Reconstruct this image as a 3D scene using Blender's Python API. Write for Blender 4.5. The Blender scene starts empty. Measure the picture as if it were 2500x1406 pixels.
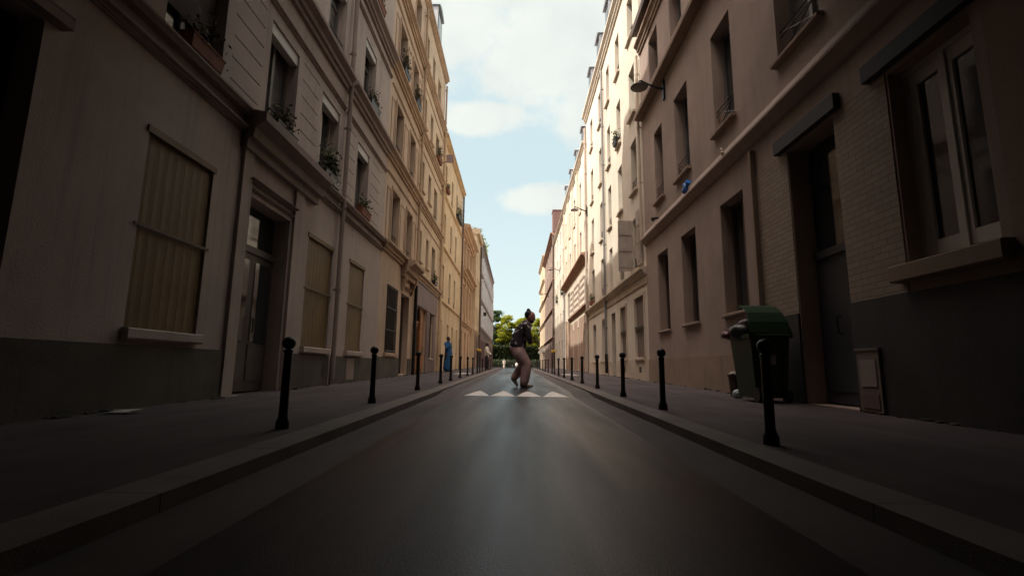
import bpy, bmesh, math, random
from mathutils import Vector, Matrix
random.seed(7)
C = bpy.context.collection
S = bpy.context.scene
rad = math.radians

# ------------------------------------------------------------------ camera
cam_d = bpy.data.cameras.new("camera")
cam = bpy.data.objects.new("camera", cam_d); C.objects.link(cam); S.camera = cam
cam_d.sensor_width = 36.0; cam_d.lens = 17.28
cam_d.clip_start = 0.05; cam_d.clip_end = 2000
Rv = Vector((0.99990298, 0.00804295, 0.01137277)); Uv = Vector((-0.00995076, -0.15888812, 0.98724645)); Fv = Vector((-0.00974737, 0.98726383, 0.15879267))
M = Matrix((Rv, Uv, -Fv)).transposed().to_4x4(); M.translation = Vector((0, 0, 0.59))
cam.matrix_world = M

# ------------------------------------------------------------------ light
S.view_settings.view_transform = 'Standard'; S.view_settings.look = 'None'
S.view_settings.exposure = 1.15; S.view_settings.gamma = 1.0
sun_to = Vector((8.1, 3.5, -11.4)).normalized()      # direction the light travels
sd = bpy.data.lights.new("sun", 'SUN'); sd.energy = 2.6; sd.angle = rad(0.55); sd.color = (1.0, 0.94, 0.84)
sun = bpy.data.objects.new("sun", sd); C.objects.link(sun)
sun.rotation_euler = sun_to.to_track_quat('-Z', 'Y').to_euler(); sun.location = (-30, -10, 60)
elev = math.asin(-sun_to.z); azi = math.atan2(-sun_to.x, -sun_to.y)   # compass-like, from +Y towards +X

w = bpy.data.worlds.new("World"); S.world = w; w.use_nodes = True
nt = w.node_tree; nt.nodes.clear()
def N(t, k, **kw):
    n = t.nodes.new(k)
    for a, b in kw.items(): setattr(n, a, b)
    return n
def math_n(t, op, a, b=None, clamp=False):
    n = N(t, 'ShaderNodeMath', operation=op); n.use_clamp = clamp
    for i, v in enumerate((a, b)):
        if v is None: continue
        if hasattr(v, 'is_output') or hasattr(v, 'links'): t.links.new(v, n.inputs[i])
        else: n.inputs[i].default_value = v
    return n.outputs[0]
sky = N(nt, 'ShaderNodeTexSky', sky_type='NISHITA'); sky.sun_disc = False
sky.sun_elevation = elev; sky.sun_rotation = azi; sky.air_density = 1.2; sky.dust_density = 2.0; sky.ozone_density = 2.5
sk = N(nt, 'ShaderNodeVectorMath', operation='SCALE'); nt.links.new(sky.outputs[0], sk.inputs[0]); sk.inputs[3].default_value = 0.105
tc = N(nt, 'ShaderNodeTexCoord'); sep = N(nt, 'ShaderNodeSeparateXYZ'); nt.links.new(tc.outputs['Generated'], sep.inputs[0])
X, Y, Z = sep.outputs
ysafe = math_n(nt, 'MAXIMUM', Y, 0.05)
u = math_n(nt, 'DIVIDE', X, ysafe); v = math_n(nt, 'DIVIDE', Z, ysafe)
cuv = N(nt, 'ShaderNodeCombineXYZ'); nt.links.new(u, cuv.inputs[0]); nt.links.new(v, cuv.inputs[1])
no = N(nt, 'ShaderNodeTexNoise'); no.inputs['Scale'].default_value = 11; no.inputs['Detail'].default_value = 8; no.inputs['Roughness'].default_value = 0.62
nt.links.new(cuv.outputs[0], no.inputs['Vector'])
def blob(cu, cv, ru, rv):
    a = math_n(nt, 'DIVIDE', math_n(nt, 'SUBTRACT', u, cu), ru); b = math_n(nt, 'DIVIDE', math_n(nt, 'SUBTRACT', v, cv), rv)
    r2 = math_n(nt, 'ADD', math_n(nt, 'MULTIPLY', a, a), math_n(nt, 'MULTIPLY', b, b))
    return math_n(nt, 'SUBTRACT', 1.0, r2)
bl = None
for args in ((-0.085, 0.535, 0.115, 0.042), (0.052, 0.352, 0.085, 0.036), (0.12, 0.74, 0.28, 0.19), (-0.19, 0.78, 0.2, 0.17), (0.16, 0.58, 0.085, 0.12), (0.0, 1.2, 0.9, 0.42)):
    b_ = blob(*args); b_ = math_n(nt, 'MAXIMUM', b_, -1.0)
    bl = b_ if bl is None else math_n(nt, 'MAXIMUM', bl, b_)
m = math_n(nt, 'ADD', math_n(nt, 'MULTIPLY', bl, 0.42), math_n(nt, 'SUBTRACT', no.outputs[0], 0.47))
ramp = N(nt, 'ShaderNodeMapRange'); ramp.interpolation_type = 'SMOOTHSTEP'
ramp.inputs[1].default_value = -0.17; ramp.inputs[2].default_value = 0.27; nt.links.new(m, ramp.inputs[0])
# sky behind the camera and low haze keep a soft general cloud
n2 = N(nt, 'ShaderNodeTexNoise'); n2.inputs['Scale'].default_value = 2.6; n2.inputs['Detail'].default_value = 6; nt.links.new(tc.outputs['Generated'], n2.inputs['Vector'])
back = N(nt, 'ShaderNodeMapRange'); back.inputs[1].default_value = 0.45; back.inputs[2].default_value = 0.7; nt.links.new(n2.outputs[0], back.inputs[0])
front = N(nt, 'ShaderNodeMapRange'); front.inputs[1].default_value = 0.15; front.inputs[2].default_value = 0.4; nt.links.new(Y, front.inputs[0])
mm = N(nt, 'ShaderNodeMix', data_type='FLOAT'); nt.links.new(front.outputs[0], mm.inputs[0]); nt.links.new(back.outputs[0], mm.inputs[2]); nt.links.new(ramp.outputs[0], mm.inputs[3])
# cloud tone varies a little
cn = N(nt, 'ShaderNodeTexNoise'); cn.inputs['Scale'].default_value = 5; cn.inputs['Detail'].default_value = 5; nt.links.new(cuv.outputs[0], cn.inputs['Vector'])
cr = N(nt, 'ShaderNodeMix', data_type='RGBA'); nt.links.new(cn.outputs[0], cr.inputs[0])
cr.inputs[6].default_value = (0.43, 0.475, 0.475, 1); cr.inputs[7].default_value = (0.66, 0.675, 0.62, 1)
# thin veil over the clear part
veil = N(nt, 'ShaderNodeMix', data_type='RGBA'); veil.inputs[0].default_value = 0.85; nt.links.new(sk.outputs[0], veil.inputs[6]); veil.inputs[7].default_value = (0.45, 0.56, 0.575, 1)
# horizon glow of thin haze
hz = N(nt, 'ShaderNodeMapRange'); hz.inputs[1].default_value = 0.0; hz.inputs[2].default_value = 0.36; hz.inputs[3].default_value = 0.75; hz.inputs[4].default_value = 0.0; nt.links.new(Z, hz.inputs[0])
hmix = N(nt, 'ShaderNodeMix', data_type='RGBA'); nt.links.new(hz.outputs[0], hmix.inputs[0]); nt.links.new(veil.outputs[2], hmix.inputs[6]); hmix.inputs[7].default_value = (0.56, 0.64, 0.62, 1)
fin = N(nt, 'ShaderNodeMix', data_type='RGBA'); nt.links.new(mm.outputs[0], fin.inputs[0]); nt.links.new(hmix.outputs[2], fin.inputs[6]); nt.links.new(cr.outputs[2], fin.inputs[7])
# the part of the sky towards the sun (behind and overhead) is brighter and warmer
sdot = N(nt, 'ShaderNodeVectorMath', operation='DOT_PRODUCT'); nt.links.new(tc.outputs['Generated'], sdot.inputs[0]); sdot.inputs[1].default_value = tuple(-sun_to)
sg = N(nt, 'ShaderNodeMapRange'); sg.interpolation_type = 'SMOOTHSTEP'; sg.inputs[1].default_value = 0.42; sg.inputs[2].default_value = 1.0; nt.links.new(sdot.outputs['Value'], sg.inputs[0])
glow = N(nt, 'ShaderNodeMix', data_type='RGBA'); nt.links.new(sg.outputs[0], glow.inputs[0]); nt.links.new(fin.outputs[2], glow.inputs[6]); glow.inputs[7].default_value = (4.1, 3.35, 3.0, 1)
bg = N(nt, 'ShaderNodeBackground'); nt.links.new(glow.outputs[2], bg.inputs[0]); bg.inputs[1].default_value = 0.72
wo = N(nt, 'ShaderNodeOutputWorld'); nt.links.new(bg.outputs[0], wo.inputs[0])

# ------------------------------------------------------------------ materials
MATS = {}  # cache
def mat(name, col, rough=0.8, metal=0.0, var=0.12, scale=1.5, streak=0.0, bump=0.0, bscale=60, spec=0.4, kind=None, col2=None, alpha=None):
    if name in MATS: return MATS[name]
    m = bpy.data.materials.new(name); m.use_nodes = True; t = m.node_tree; t.nodes.clear()
    out = N(t, 'ShaderNodeOutputMaterial'); p = N(t, 'ShaderNodeBsdfPrincipled'); t.links.new(p.outputs[0], out.inputs[0])
    p.inputs['Roughness'].default_value = rough; p.inputs['Metallic'].default_value = metal; p.inputs['Specular IOR Level'].default_value = spec
    co = N(t, 'ShaderNodeTexCoord').outputs['Object']
    base = (*col, 1)
    lo = (*[c * (1 - var) for c in col], 1); hi = (*[min(1, c * (1 + var)) for c in (col2 or col)], 1)
    n = N(t, 'ShaderNodeTexNoise'); n.inputs['Scale'].default_value = scale; n.inputs['Detail'].default_value = 6; n.inputs['Roughness'].default_value = 0.6; t.links.new(co, n.inputs['Vector'])
    mr = N(t, 'ShaderNodeMapRange'); mr.inputs[1].default_value = 0.32; mr.inputs[2].default_value = 0.68; t.links.new(n.outputs[0], mr.inputs[0])
    mx = N(t, 'ShaderNodeMix', data_type='RGBA'); mx.inputs[6].default_value = lo; mx.inputs[7].default_value = hi; t.links.new(mr.outputs[0], mx.inputs[0])
    cur = mx.outputs[2]
    if streak > 0:
        mp = N(t, 'ShaderNodeMapping'); mp.inputs['Scale'].default_value = (3.5, 3.5, 0.22); t.links.new(co, mp.inputs[0])
        n3 = N(t, 'ShaderNodeTexNoise'); n3.inputs['Scale'].default_value = 2.2; n3.inputs['Detail'].default_value = 8; n3.inputs['Roughness'].default_value = 0.65; t.links.new(mp.outputs[0], n3.inputs['Vector'])
        r3 = N(t, 'ShaderNodeMapRange'); r3.inputs[1].default_value = 0.5; r3.inputs[2].default_value = 0.78; r3.inputs[3].default_value = 0.0; r3.inputs[4].default_value = streak; t.links.new(n3.outputs[0], r3.inputs[0])
        m3 = N(t, 'ShaderNodeMix', data_type='RGBA'); m3.inputs[7].default_value = (*[c * 0.38 for c in col], 1); t.links.new(r3.outputs[0], m3.inputs[0]); t.links.new(cur, m3.inputs[6]); cur = m3.outputs[2]
    if kind == 'brick':
        mp = N(t, 'ShaderNodeMapping'); mp.inputs['Rotation'].default_value = (rad(90), 0, rad(90)); t.links.new(co, mp.inputs[0])
        sp = N(t, 'ShaderNodeSeparateXYZ'); t.links.new(co, sp.inputs[0]); cb = N(t, 'ShaderNodeCombineXYZ'); t.links.new(sp.outputs[1], cb.inputs[0]); t.links.new(sp.outputs[2], cb.inputs[1])
        br = N(t, 'ShaderNodeTexBrick'); br.inputs['Scale'].default_value = 1; br.inputs['Brick Width'].default_value = 0.23; br.inputs['Row Height'].default_value = 0.075; br.inputs['Mortar Size'].default_value = 0.007
        br.inputs['Color1'].default_value = lo; br.inputs['Color2'].default_value = hi; br.inputs['Mortar'].default_value = (*[c * 0.68 for c in col], 1); t.links.new(cb.outputs[0], br.inputs['Vector'])
        mb = N(t, 'ShaderNodeMix', data_type='RGBA'); mb.blend_type = 'MULTIPLY'; mb.inputs[0].default_value = 0.35; t.links.new(br.outputs[0], mb.inputs[6]); t.links.new(cur, mb.inputs[7]); cur = br.outputs[0]
        bp = N(t, 'ShaderNodeBump'); bp.inputs['Strength'].default_value = 0.6; bp.inputs['Distance'].default_value = 0.01; bp.invert = True; t.links.new(br.outputs['Fac'], bp.inputs['Height']); t.links.new(bp.outputs[0], p.inputs['Normal'])
    t.links.new(cur, p.inputs['Base Color'])
    if bump > 0 and kind != 'brick':
        nb = N(t, 'ShaderNodeTexNoise'); nb.inputs['Scale'].default_value = bscale; nb.inputs['Detail'].default_value = 4; t.links.new(co, nb.inputs['Vector'])
        bp = N(t, 'ShaderNodeBump'); bp.inputs['Strength'].default_value = bump; bp.inputs['Distance'].default_value = 0.01; t.links.new(nb.outputs[0], bp.inputs['Height']); t.links.new(bp.outputs[0], p.inputs['Normal'])
    MATS[name] = m; return m

def plaster(name, col, streak=0.45, var=0.13): return mat(name, col, rough=0.9, var=var, scale=0.9, streak=streak, bump=0.35, bscale=45, spec=0.2)
P1 = plaster('plaster_grey_beige', (0.47, 0.40, 0.36))
P1t = plaster('trim_grey_beige', (0.31, 0.25, 0.222), 0.5)
P3 = plaster('plaster_warm_ochre', (0.56, 0.43, 0.325))
P3t = plaster('trim_warm_ochre', (0.46, 0.335, 0.235), 0.5)
P3b = plaster('plaster_sand', (0.58, 0.455, 0.325))
P4 = plaster('plaster_yellow', (0.64, 0.495, 0.325))
P4t = plaster('trim_yellow', (0.60, 0.44, 0.26))
P5 = plaster('plaster_brown_stone', (0.55, 0.38, 0.25))
P6 = plaster('plaster_pale_sand', (0.60, 0.47, 0.32))
P7 = plaster('plaster_taupe', (0.25, 0.205, 0.195))
P7l = plaster('plaster_purple_brown', (0.15, 0.085, 0.09))
Q1 = plaster('plaster_rosy_beige', (0.35, 0.275, 0.232), 0.35)
Q1t = plaster('trim_rosy_beige', (0.31, 0.235, 0.18), 0.45)
Q2 = plaster('plaster_cream', (0.64, 0.58, 0.48), 0.3, 0.08)
Q2t = plaster('trim_cream', (0.55, 0.47, 0.37), 0.4)
Q3 = plaster('plaster_pale_cream', (0.62, 0.56, 0.46), 0.3, 0.08)
Q3t = plaster('trim_brown_stone', (0.34, 0.20, 0.14), 0.4)
Q3g = plaster('plaster_faded_terracotta', (0.33, 0.235, 0.175), 0.6, 0.22)
Q4 = plaster('plaster_ivory', (0.60, 0.545, 0.45), 0.3)
Q5 = plaster('plaster_red_brown', (0.25, 0.19, 0.155), 0.4)
Q6 = plaster('plaster_light_stone', (0.50, 0.40, 0.27), 0.3)
BR = mat('pale_brick', (0.31, 0.25, 0.195), rough=0.9, var=0.09, kind='brick')
SL = mat('slate_grey_paint', (0.05, 0.046, 0.047), rough=0.75, var=0.25, scale=1.2, streak=0.3, bump=0.3)
PLN = mat('plinth_dark_cement', (0.10, 0.088, 0.074), rough=0.9, var=0.25, scale=1.3, streak=0.5, bump=0.4)
ZN = mat('zinc_roof', (0.30, 0.32, 0.34), rough=0.45, metal=0.5, var=0.15, scale=2)
RT = mat('brown_roof_tile', (0.15, 0.085, 0.07), rough=0.85, var=0.3, scale=6, bump=0.5, bscale=30)
GL = mat('window_glass', (0.035, 0.04, 0.045), rough=0.06, var=0.3, scale=0.8, spec=0.8)
GLC = mat('window_glass_with_curtain', (0.16, 0.155, 0.145), rough=0.12, var=0.35, scale=2.5, streak=0.5, spec=0.7)
FRW = mat('white_window_paint', (0.55, 0.53, 0.48), rough=0.5, var=0.08)
FRG = mat('grey_window_paint', (0.20, 0.195, 0.19), rough=0.5, var=0.1)
FRB = mat('brown_window_paint', (0.10, 0.07, 0.055), rough=0.55, var=0.2)
IRON = mat('black_iron', (0.018, 0.017, 0.017), rough=0.42, metal=0.3, var=0.3, scale=8, bump=0.15, bscale=90)
YSH = mat('ochre_metal_shutter', (0.17, 0.112, 0.045), rough=0.6, var=0.2, scale=1.5, streak=0.4)
GSH = mat('grey_wood_shutter', (0.40, 0.34, 0.29), rough=0.75, var=0.15, scale=3, streak=0.3)
RSH = mat('grey_roller_shutter', (0.34, 0.34, 0.35), rough=0.5, var=0.08)
DKW = mat('dark_wood_door', (0.035, 0.023, 0.018), rough=0.85, spec=0.15, var=0.3, scale=3, streak=0.4)
GDR = mat('grey_painted_door', (0.10, 0.09, 0.08), rough=0.5, var=0.2, scale=2, streak=0.3)
BDR = mat('slate_blue_door', (0.055, 0.056, 0.065), rough=0.5, var=0.15, scale=2, streak=0.2)
ORW = mat('orange_wood_door', (0.30, 0.12, 0.035), rough=0.45, var=0.3, scale=3, streak=0.4)
PUR = mat('mauve_shop_paint', (0.17, 0.12, 0.125), rough=0.6, var=0.1, scale=1.5)
TER = mat('terracotta', (0.20, 0.075, 0.04), rough=0.8, var=0.2, scale=6)
LEAF = mat('balcony_leaves', (0.06, 0.075, 0.02), rough=0.7, var=0.5, scale=20)
LEAFD = mat('dry_leaves', (0.10, 0.085, 0.045), rough=0.8, var=0.5, scale=20)

# ------------------------------------------------------------------ mesh builder
ORG = {}
class MB:
    def __init__(s): s.v = []; s.f = []
    def face(s, pts):
        i = len(s.v); s.v += [tuple(p) for p in pts]; s.f.append(tuple(range(i, i + len(pts))))
    def box(s, x0, x1, y0, y1, z0, z1):
        if x0 > x1: x0, x1 = x1, x0
        if y0 > y1: y0, y1 = y1, y0
        if z0 > z1: z0, z1 = z1, z0
        i = len(s.v)
        s.v += [(x0, y0, z0), (x1, y0, z0), (x1, y1, z0), (x0, y1, z0), (x0, y0, z1), (x1, y0, z1), (x1, y1, z1), (x0, y1, z1)]
        s.f += [tuple(i + k for k in q) for q in ((0, 3, 2, 1), (4, 5, 6, 7), (0, 1, 5, 4), (1, 2, 6, 5), (2, 3, 7, 6), (3, 0, 4, 7))]
    def hexa(s, p):      # eight points: bottom ring, top ring
        i = len(s.v); s.v += [tuple(q) for q in p]
        s.f += [tuple(i + k for k in q) for q in ((0, 3, 2, 1), (4, 5, 6, 7), (0, 1, 5, 4), (1, 2, 6, 5), (2, 3, 7, 6), (3, 0, 4, 7))]
    def prism(s, prof, y0, y1, side, W):   # prof of (d, z), extruded along y
        n = len(prof); i = len(s.v)
        for yy in (y0, y1):
            s.v += [(side * (W - d), yy, z) for d, z in prof]
        for k in range(n):
            s.f.append((i + k, i + (k + 1) % n, i + n + (k + 1) % n, i + n + k))
        s.f.append(tuple(i + k for k in range(n))); s.f.append(tuple(i + n + k for k in reversed(range(n))))
    def tube(s, pts, r, n=8, caps=True):
        pts = [Vector(p) for p in pts]; rs = r if isinstance(r, (list, tuple)) else [r] * len(pts); i0 = len(s.v)
        for k, p in enumerate(pts):
            d = (pts[min(k + 1, len(pts) - 1)] - pts[max(k - 1, 0)]).normalized()
            a = d.cross(Vector((0, 0, 1))) if abs(d.z) < 0.95 else d.cross(Vector((1, 0, 0)))
            a.normalize(); b = d.cross(a)
            for j in range(n):
                t = 2 * math.pi * j / n; s.v.append(tuple(p + (a * math.cos(t) + b * math.sin(t)) * rs[k]))
        for k in range(len(pts) - 1):
            for j in range(n):
                s.f.append((i0 + k * n + j, i0 + k * n + (j + 1) % n, i0 + (k + 1) * n + (j + 1) % n, i0 + (k + 1) * n + j))
        if caps:
            s.f.append(tuple(i0 + j for j in reversed(range(n)))); s.f.append(tuple(i0 + (len(pts) - 1) * n + j for j in range(n)))
    def lathe(s, prof, c=(0, 0, 0), n=16):   # prof (r, z)
        i0 = len(s.v)
        for r, z in prof:
            for j in range(n):
                t = 2 * math.pi * j / n; s.v.append((c[0] + r * math.cos(t), c[1] + r * math.sin(t), c[2] + z))
        for k in range(len(prof) - 1):
            for j in range(n):
                s.f.append((i0 + k * n + j, i0 + k * n + (j + 1) % n, i0 + (k + 1) * n + (j + 1) % n, i0 + (k + 1) * n + j))
        s.f.append(tuple(i0 + j for j in reversed(range(n)))); s.f.append(tuple(i0 + (len(prof) - 1) * n + j for j in range(n)))
    def ball(s, c, r, sub=2, sc=(1, 1, 1), jit=0.0, rnd=random):
        bm = bmesh.new(); bmesh.ops.create_icosphere(bm, subdivisions=sub, radius=1)
        i = len(s.v); bm.verts.ensure_lookup_table()
        for q in bm.verts:
            k = 1 + (rnd.random() - 0.5) * jit
            s.v.append((c[0] + q.co.x * r * sc[0] * k, c[1] + q.co.y * r * sc[1] * k, c[2] + q.co.z * r * sc[2] * k))
        s.f += [tuple(i + q.index for q in f.verts) for f in bm.faces]; bm.free()
    def build(s, name, m, parent=None, smooth=False, kind=None, label=None, recalc=True):
        o0 = ORG.get(parent.name, Vector((0, 0, 0))) if parent else Vector((0, 0, 0))
        me = bpy.data.meshes.new(name); me.from_pydata([(a - o0.x, b - o0.y, c - o0.z) for a, b, c in s.v], [], s.f)
        if recalc:
            bm = bmesh.new(); bm.from_mesh(me); bmesh.ops.recalc_face_normals(bm, faces=bm.faces); bm.to_mesh(me); bm.free()
        if smooth:
            me.polygons.foreach_set('use_smooth', [True] * len(me.polygons))
            try: me.set_sharp_from_angle(angle=rad(40))
            except Exception: pass
        me.materials.append(m); o = bpy.data.objects.new(name, me); C.objects.link(o)
        if parent: o.parent = parent; ORG[o.name] = o0
        if kind: o['kind'] = kind
        if label: o['label'] = label
        return o

def thing(name, label, cat, loc, group=None):
    o = bpy.data.objects.new(name, None); C.objects.link(o); o.location = loc; o.empty_display_size = 0.2
    o['label'] = label; o['category'] = cat
    if group: o['group'] = group
    ORG[o.name] = Vector(loc); return o
def tag(o, label, cat, group=None):
    o['label'] = label; o['category'] = cat
    if group: o['group'] = group
    return o
def dup(root, loc, label, group=None, rotz=0.0):
    r = root.copy(); C.objects.link(r); r.location = loc; r.rotation_euler = (0, 0, rotz); r['label'] = label
    if group: r['group'] = group
    for ch in list(root.children):
        c = ch.copy(); C.objects.link(c); c.parent = r
        for g in list(ch.children):
            d = g.copy(); C.objects.link(d); d.parent = c
    return r

# ------------------------------------------------------------------ ground
CREST = 46.0
def gz(y):        # road surface height along the street
    z = 0.01 * min(y, CREST) - 0.004 * max(0, y - CREST)
    t = min(1, max(0, (y - 8.75) / 0.9)); z += 0.045 * t
    return z
def pz(y): return 0.01 * min(y, CREST) - 0.004 * max(0, y - CREST) + 0.07
YS = [-14, -6, 0, 2, 4, 6, 8, 8.75, 8.9, 9.05, 9.2, 9.35, 9.5, 9.65, 11, 14, 18, 24, 32, 40, 46, 56, 70, 84]
def strip(m, x0, x1, f, ys, dz=0.0):
    for a, b in zip(ys[:-1], ys[1:]):
        m.face([(x0, a, f(a) + dz), (x1, a, f(a) + dz), (x1, b, f(b) + dz), (x0, b, f(b) + dz)])
def asphalt(name, col, rough, spec=0.5, patch=True):
    m = mat(name, col, rough=rough, var=0.28, scale=1.1, bump=0.22, bscale=170, spec=spec)
    t = m.node_tree; p = [n for n in t.nodes if n.type == 'BSDF_PRINCIPLED'][0]
    co = N(t, 'ShaderNodeTexCoord').outputs['Object']
    mp = N(t, 'ShaderNodeMapping'); mp.inputs['Scale'].default_value = (1.6, 0.16, 1); t.links.new(co, mp.inputs[0])
    n = N(t, 'ShaderNodeTexNoise'); n.inputs['Scale'].default_value = 1.6; n.inputs['Detail'].default_value = 5; t.links.new(mp.outputs[0], n.inputs['Vector'])
    r = N(t, 'ShaderNodeMapRange'); r.inputs[1].default_value = 0.35; r.inputs[2].default_value = 0.65; r.inputs[3].default_value = rough - 0.07; r.inputs[4].default_value = rough + 0.1
    t.links.new(n.outputs[0], r.inputs[0]); t.links.new(r.outputs[0], p.inputs['Roughness'])
    p.inputs['Specular Tint'].default_value = (0.9, 0.82, 1.0, 1)
    return m
ASP = asphalt('asphalt', (0.018, 0.0145, 0.0175), 0.36, 0.22)
PAV = asphalt('pavement_asphalt', (0.072, 0.059, 0.057), 0.75, 0.25)
GUT = asphalt('gutter_concrete', (0.075, 0.06, 0.053), 0.65, 0.25)
GRN = mat('granite_kerb', (0.14, 0.117, 0.104), rough=0.75, var=0.22, scale=2.5, bump=0.3, bscale=120)
WHP = mat('worn_white_paint', (0.85, 0.80, 0.74), rough=0.65, var=0.22, scale=7, col2=(0.75, 0.72, 0.68))
r_ = MB(); strip(r_, -1.02, 1.02, gz, YS); r_.build('road', ASP, kind='structure')
g_ = MB()
for s in (-1, 1): strip(g_, s * 1.02, s * 1.37, gz, YS)
g_.build('gutter', GUT, kind='structure')
k_ = MB()
for s in (-1, 1):
    a = 1.36; b = 1.61
    ys = []
    y = -14.0
    while y < 84: ys.append(y); y += 1.0
    for y0, y1 in zip(ys[:-1], ys[1:]):
        y1 -= 0.005; z0 = pz(y0); z1 = pz(y1)
        k_.hexa([(s * a, y0, z0 - .3), (s * b, y0, z0 - .3), (s * b, y1, z1 - .3), (s * a, y1, z1 - .3),
                 (s * (a + .012), y0, z0 + .002), (s * (b - .006), y0, z0 + .004), (s * (b - .006), y1, z1 + .004), (s * (a + .012), y1, z1 + .002)])
k_.build('kerb', GRN, kind='structure')
YP = [-14, -6, 0, 10, 20, 30, 40, 46, 60, 84]
for s, nm in ((-1, 'pavement_left'), (1, 'pavement_right')):
    p_ = MB(); strip(p_, s * 1.624, s * 4.3, pz, YP, -0.004); p_.build(nm, PAV, kind='structure')
far = MB(); z84 = gz(84) - 0.006
far.face([(-400, 84, z84), (400, 84, z84), (400, 900, z84), (-400, 900, z84)])
far.face([(-400, -300, -0.45), (400, -300, -0.45), (400, 84, -0.45), (-400, 84, -0.45)])
far.build('ground', PAV, kind='structure')
# shark-teeth triangles painted on the ramp of the raised table
xs = [-0.91, -0.455, 0.0, 0.46, 0.93]
for i in range(4):
    t = MB(); x0, x1 = xs[i] + 0.002, xs[i + 1] - 0.002; y0 = 8.70 - 0.03 * (i - 1.5)
    n = 8; y1 = 9.56
    for k in range(n):
        a, b = k / n, (k + 1) / n; ya, yb = y0 + (y1 - y0) * a, y0 + (y1 - y0) * b; h = (x1 - x0) / 2; cx = (x0 + x1) / 2
        t.face([(cx - h * (1 - a) ** .8, ya, gz(ya) + .004), (cx + h * (1 - a) ** .8, ya, gz(ya) + .004), (cx + h * (1 - b) ** .8, yb, gz(yb) + .004), (cx - h * (1 - b) ** .8, yb, gz(yb) + .004)])
    t.build('road_marking', WHP, kind='structure')
cw = MB()
for i in range(5):
    x = -0.95 + i * 0.42; cw.face([(x, 20.0, gz(20) + .004), (x + .2, 20.0, gz(20) + .004), (x + .2, 22.6, gz(22.6) + .004), (x, 22.6, gz(22.6) + .004)])
cw.build('zebra_crossing', mat('faded_white_paint', (0.2, 0.19, 0.18), rough=0.7, var=0.35, scale=6), kind='structure')
tp = MB()
for s in (-1, 1):
    tp.box(s * 1.95, s * 2.55, 20.2, 22.6, pz(21) - .05, pz(22.6) + .006)
tp.build('tactile_paving', mat('pale_tactile_slab', (0.55, 0.52, 0.48), rough=0.8, var=0.15, scale=5), kind='structure')

# ------------------------------------------------------------------ facades
def facade(side, W, y0, y1, z0, z1, holes, depth=0.28, grooves=()):
    m = MB(); ys = {y0, y1}; zs = {z0, z1}
    H = [(max(a, y0), min(b, y1), max(c, z0), min(d, z1), depth) for a, b, c, d in holes] + [(a, b, z - .011, z + .011, 0.03) for a, b, z in grooves]
    for a, b, c, d, _ in H: ys |= {a, b}; zs |= {c, d}
    ys = sorted(ys); zs = sorted(zs); X = lambda d: side * (W - d)
    for a, b in zip(ys[:-1], ys[1:]):
        ym = (a + b) / 2
        hs = [h for h in H if h[0] < ym < h[1]]
        run = None
        for c, d in zip(zs[:-1], zs[1:]):
            zm = (c + d) / 2
            solid = not any(h[2] < zm < h[3] for h in hs)
            if solid: run = (run[0], d) if run else (c, d)
            if (not solid or d == zs[-1]) and run:
                m.face([(X(0), a, run[0]), (X(0), b, run[0]), (X(0), b, run[1]), (X(0), a, run[1])]); run = None
    for a, b, c, d, dp in H:
        m.face([(X(0), a, c), (X(-dp), a, c), (X(-dp), a, d), (X(0), a, d)]); m.face([(X(0), b, c), (X(-dp), b, c), (X(-dp), b, d), (X(0), b, d)])
        m.face([(X(0), a, d), (X(-dp), a, d), (X(-dp), b, d), (X(0), b, d)]); m.face([(X(0), a, c), (X(-dp), a, c), (X(-dp), b, c), (X(0), b, c)])
        if dp < 0.1: m.face([(X(-dp), a, c), (X(-dp), b, c), (X(-dp), b, d), (X(-dp), a, d)])
    return m
def shell(m, side, W, y0, y1, z0, z1, back=9.0):   # party walls and rear, closing the body
    X0, X1 = side * W, side * (W + back)
    m.face([(X0, y0, z0), (X1, y0, z0), (X1, y0, z1), (X0, y0, z1)]); m.face([(X0, y1, z0), (X1, y1, z0), (X1, y1, z1), (X0, y1, z1)])
    m.face([(X1, y0, z0), (X1, y1, z0), (X1, y1, z1), (X1, y0, z1)]); m.face([(X0, y0, z1), (X1, y0, z1), (X1, y1, z1), (X0, y1, z1)])
def mould(p, z, h):   # stepped moulding profile, underside stepping out
    return [(-.03, z), (.28 * p, z), (.30 * p, z + .22 * h), (.52 * p, z + .26 * h), (.56 * p, z + .5 * h), (.86 * p, z + .62 * h), (p, z + .68 * h), (p, z + .88 * h), (.0, z + h), (-.03, z + h)]
def course(root, name, m, side, W, y0, y1, z, h, p, prof=None, label=None):
    b = MB(); b.prism(prof or mould(p, z, h), y0, y1, side, W); return b.build(name, m, root, label=label)
FR = {'w': FRW, 'g': FRG, 'b': FRB}
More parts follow.
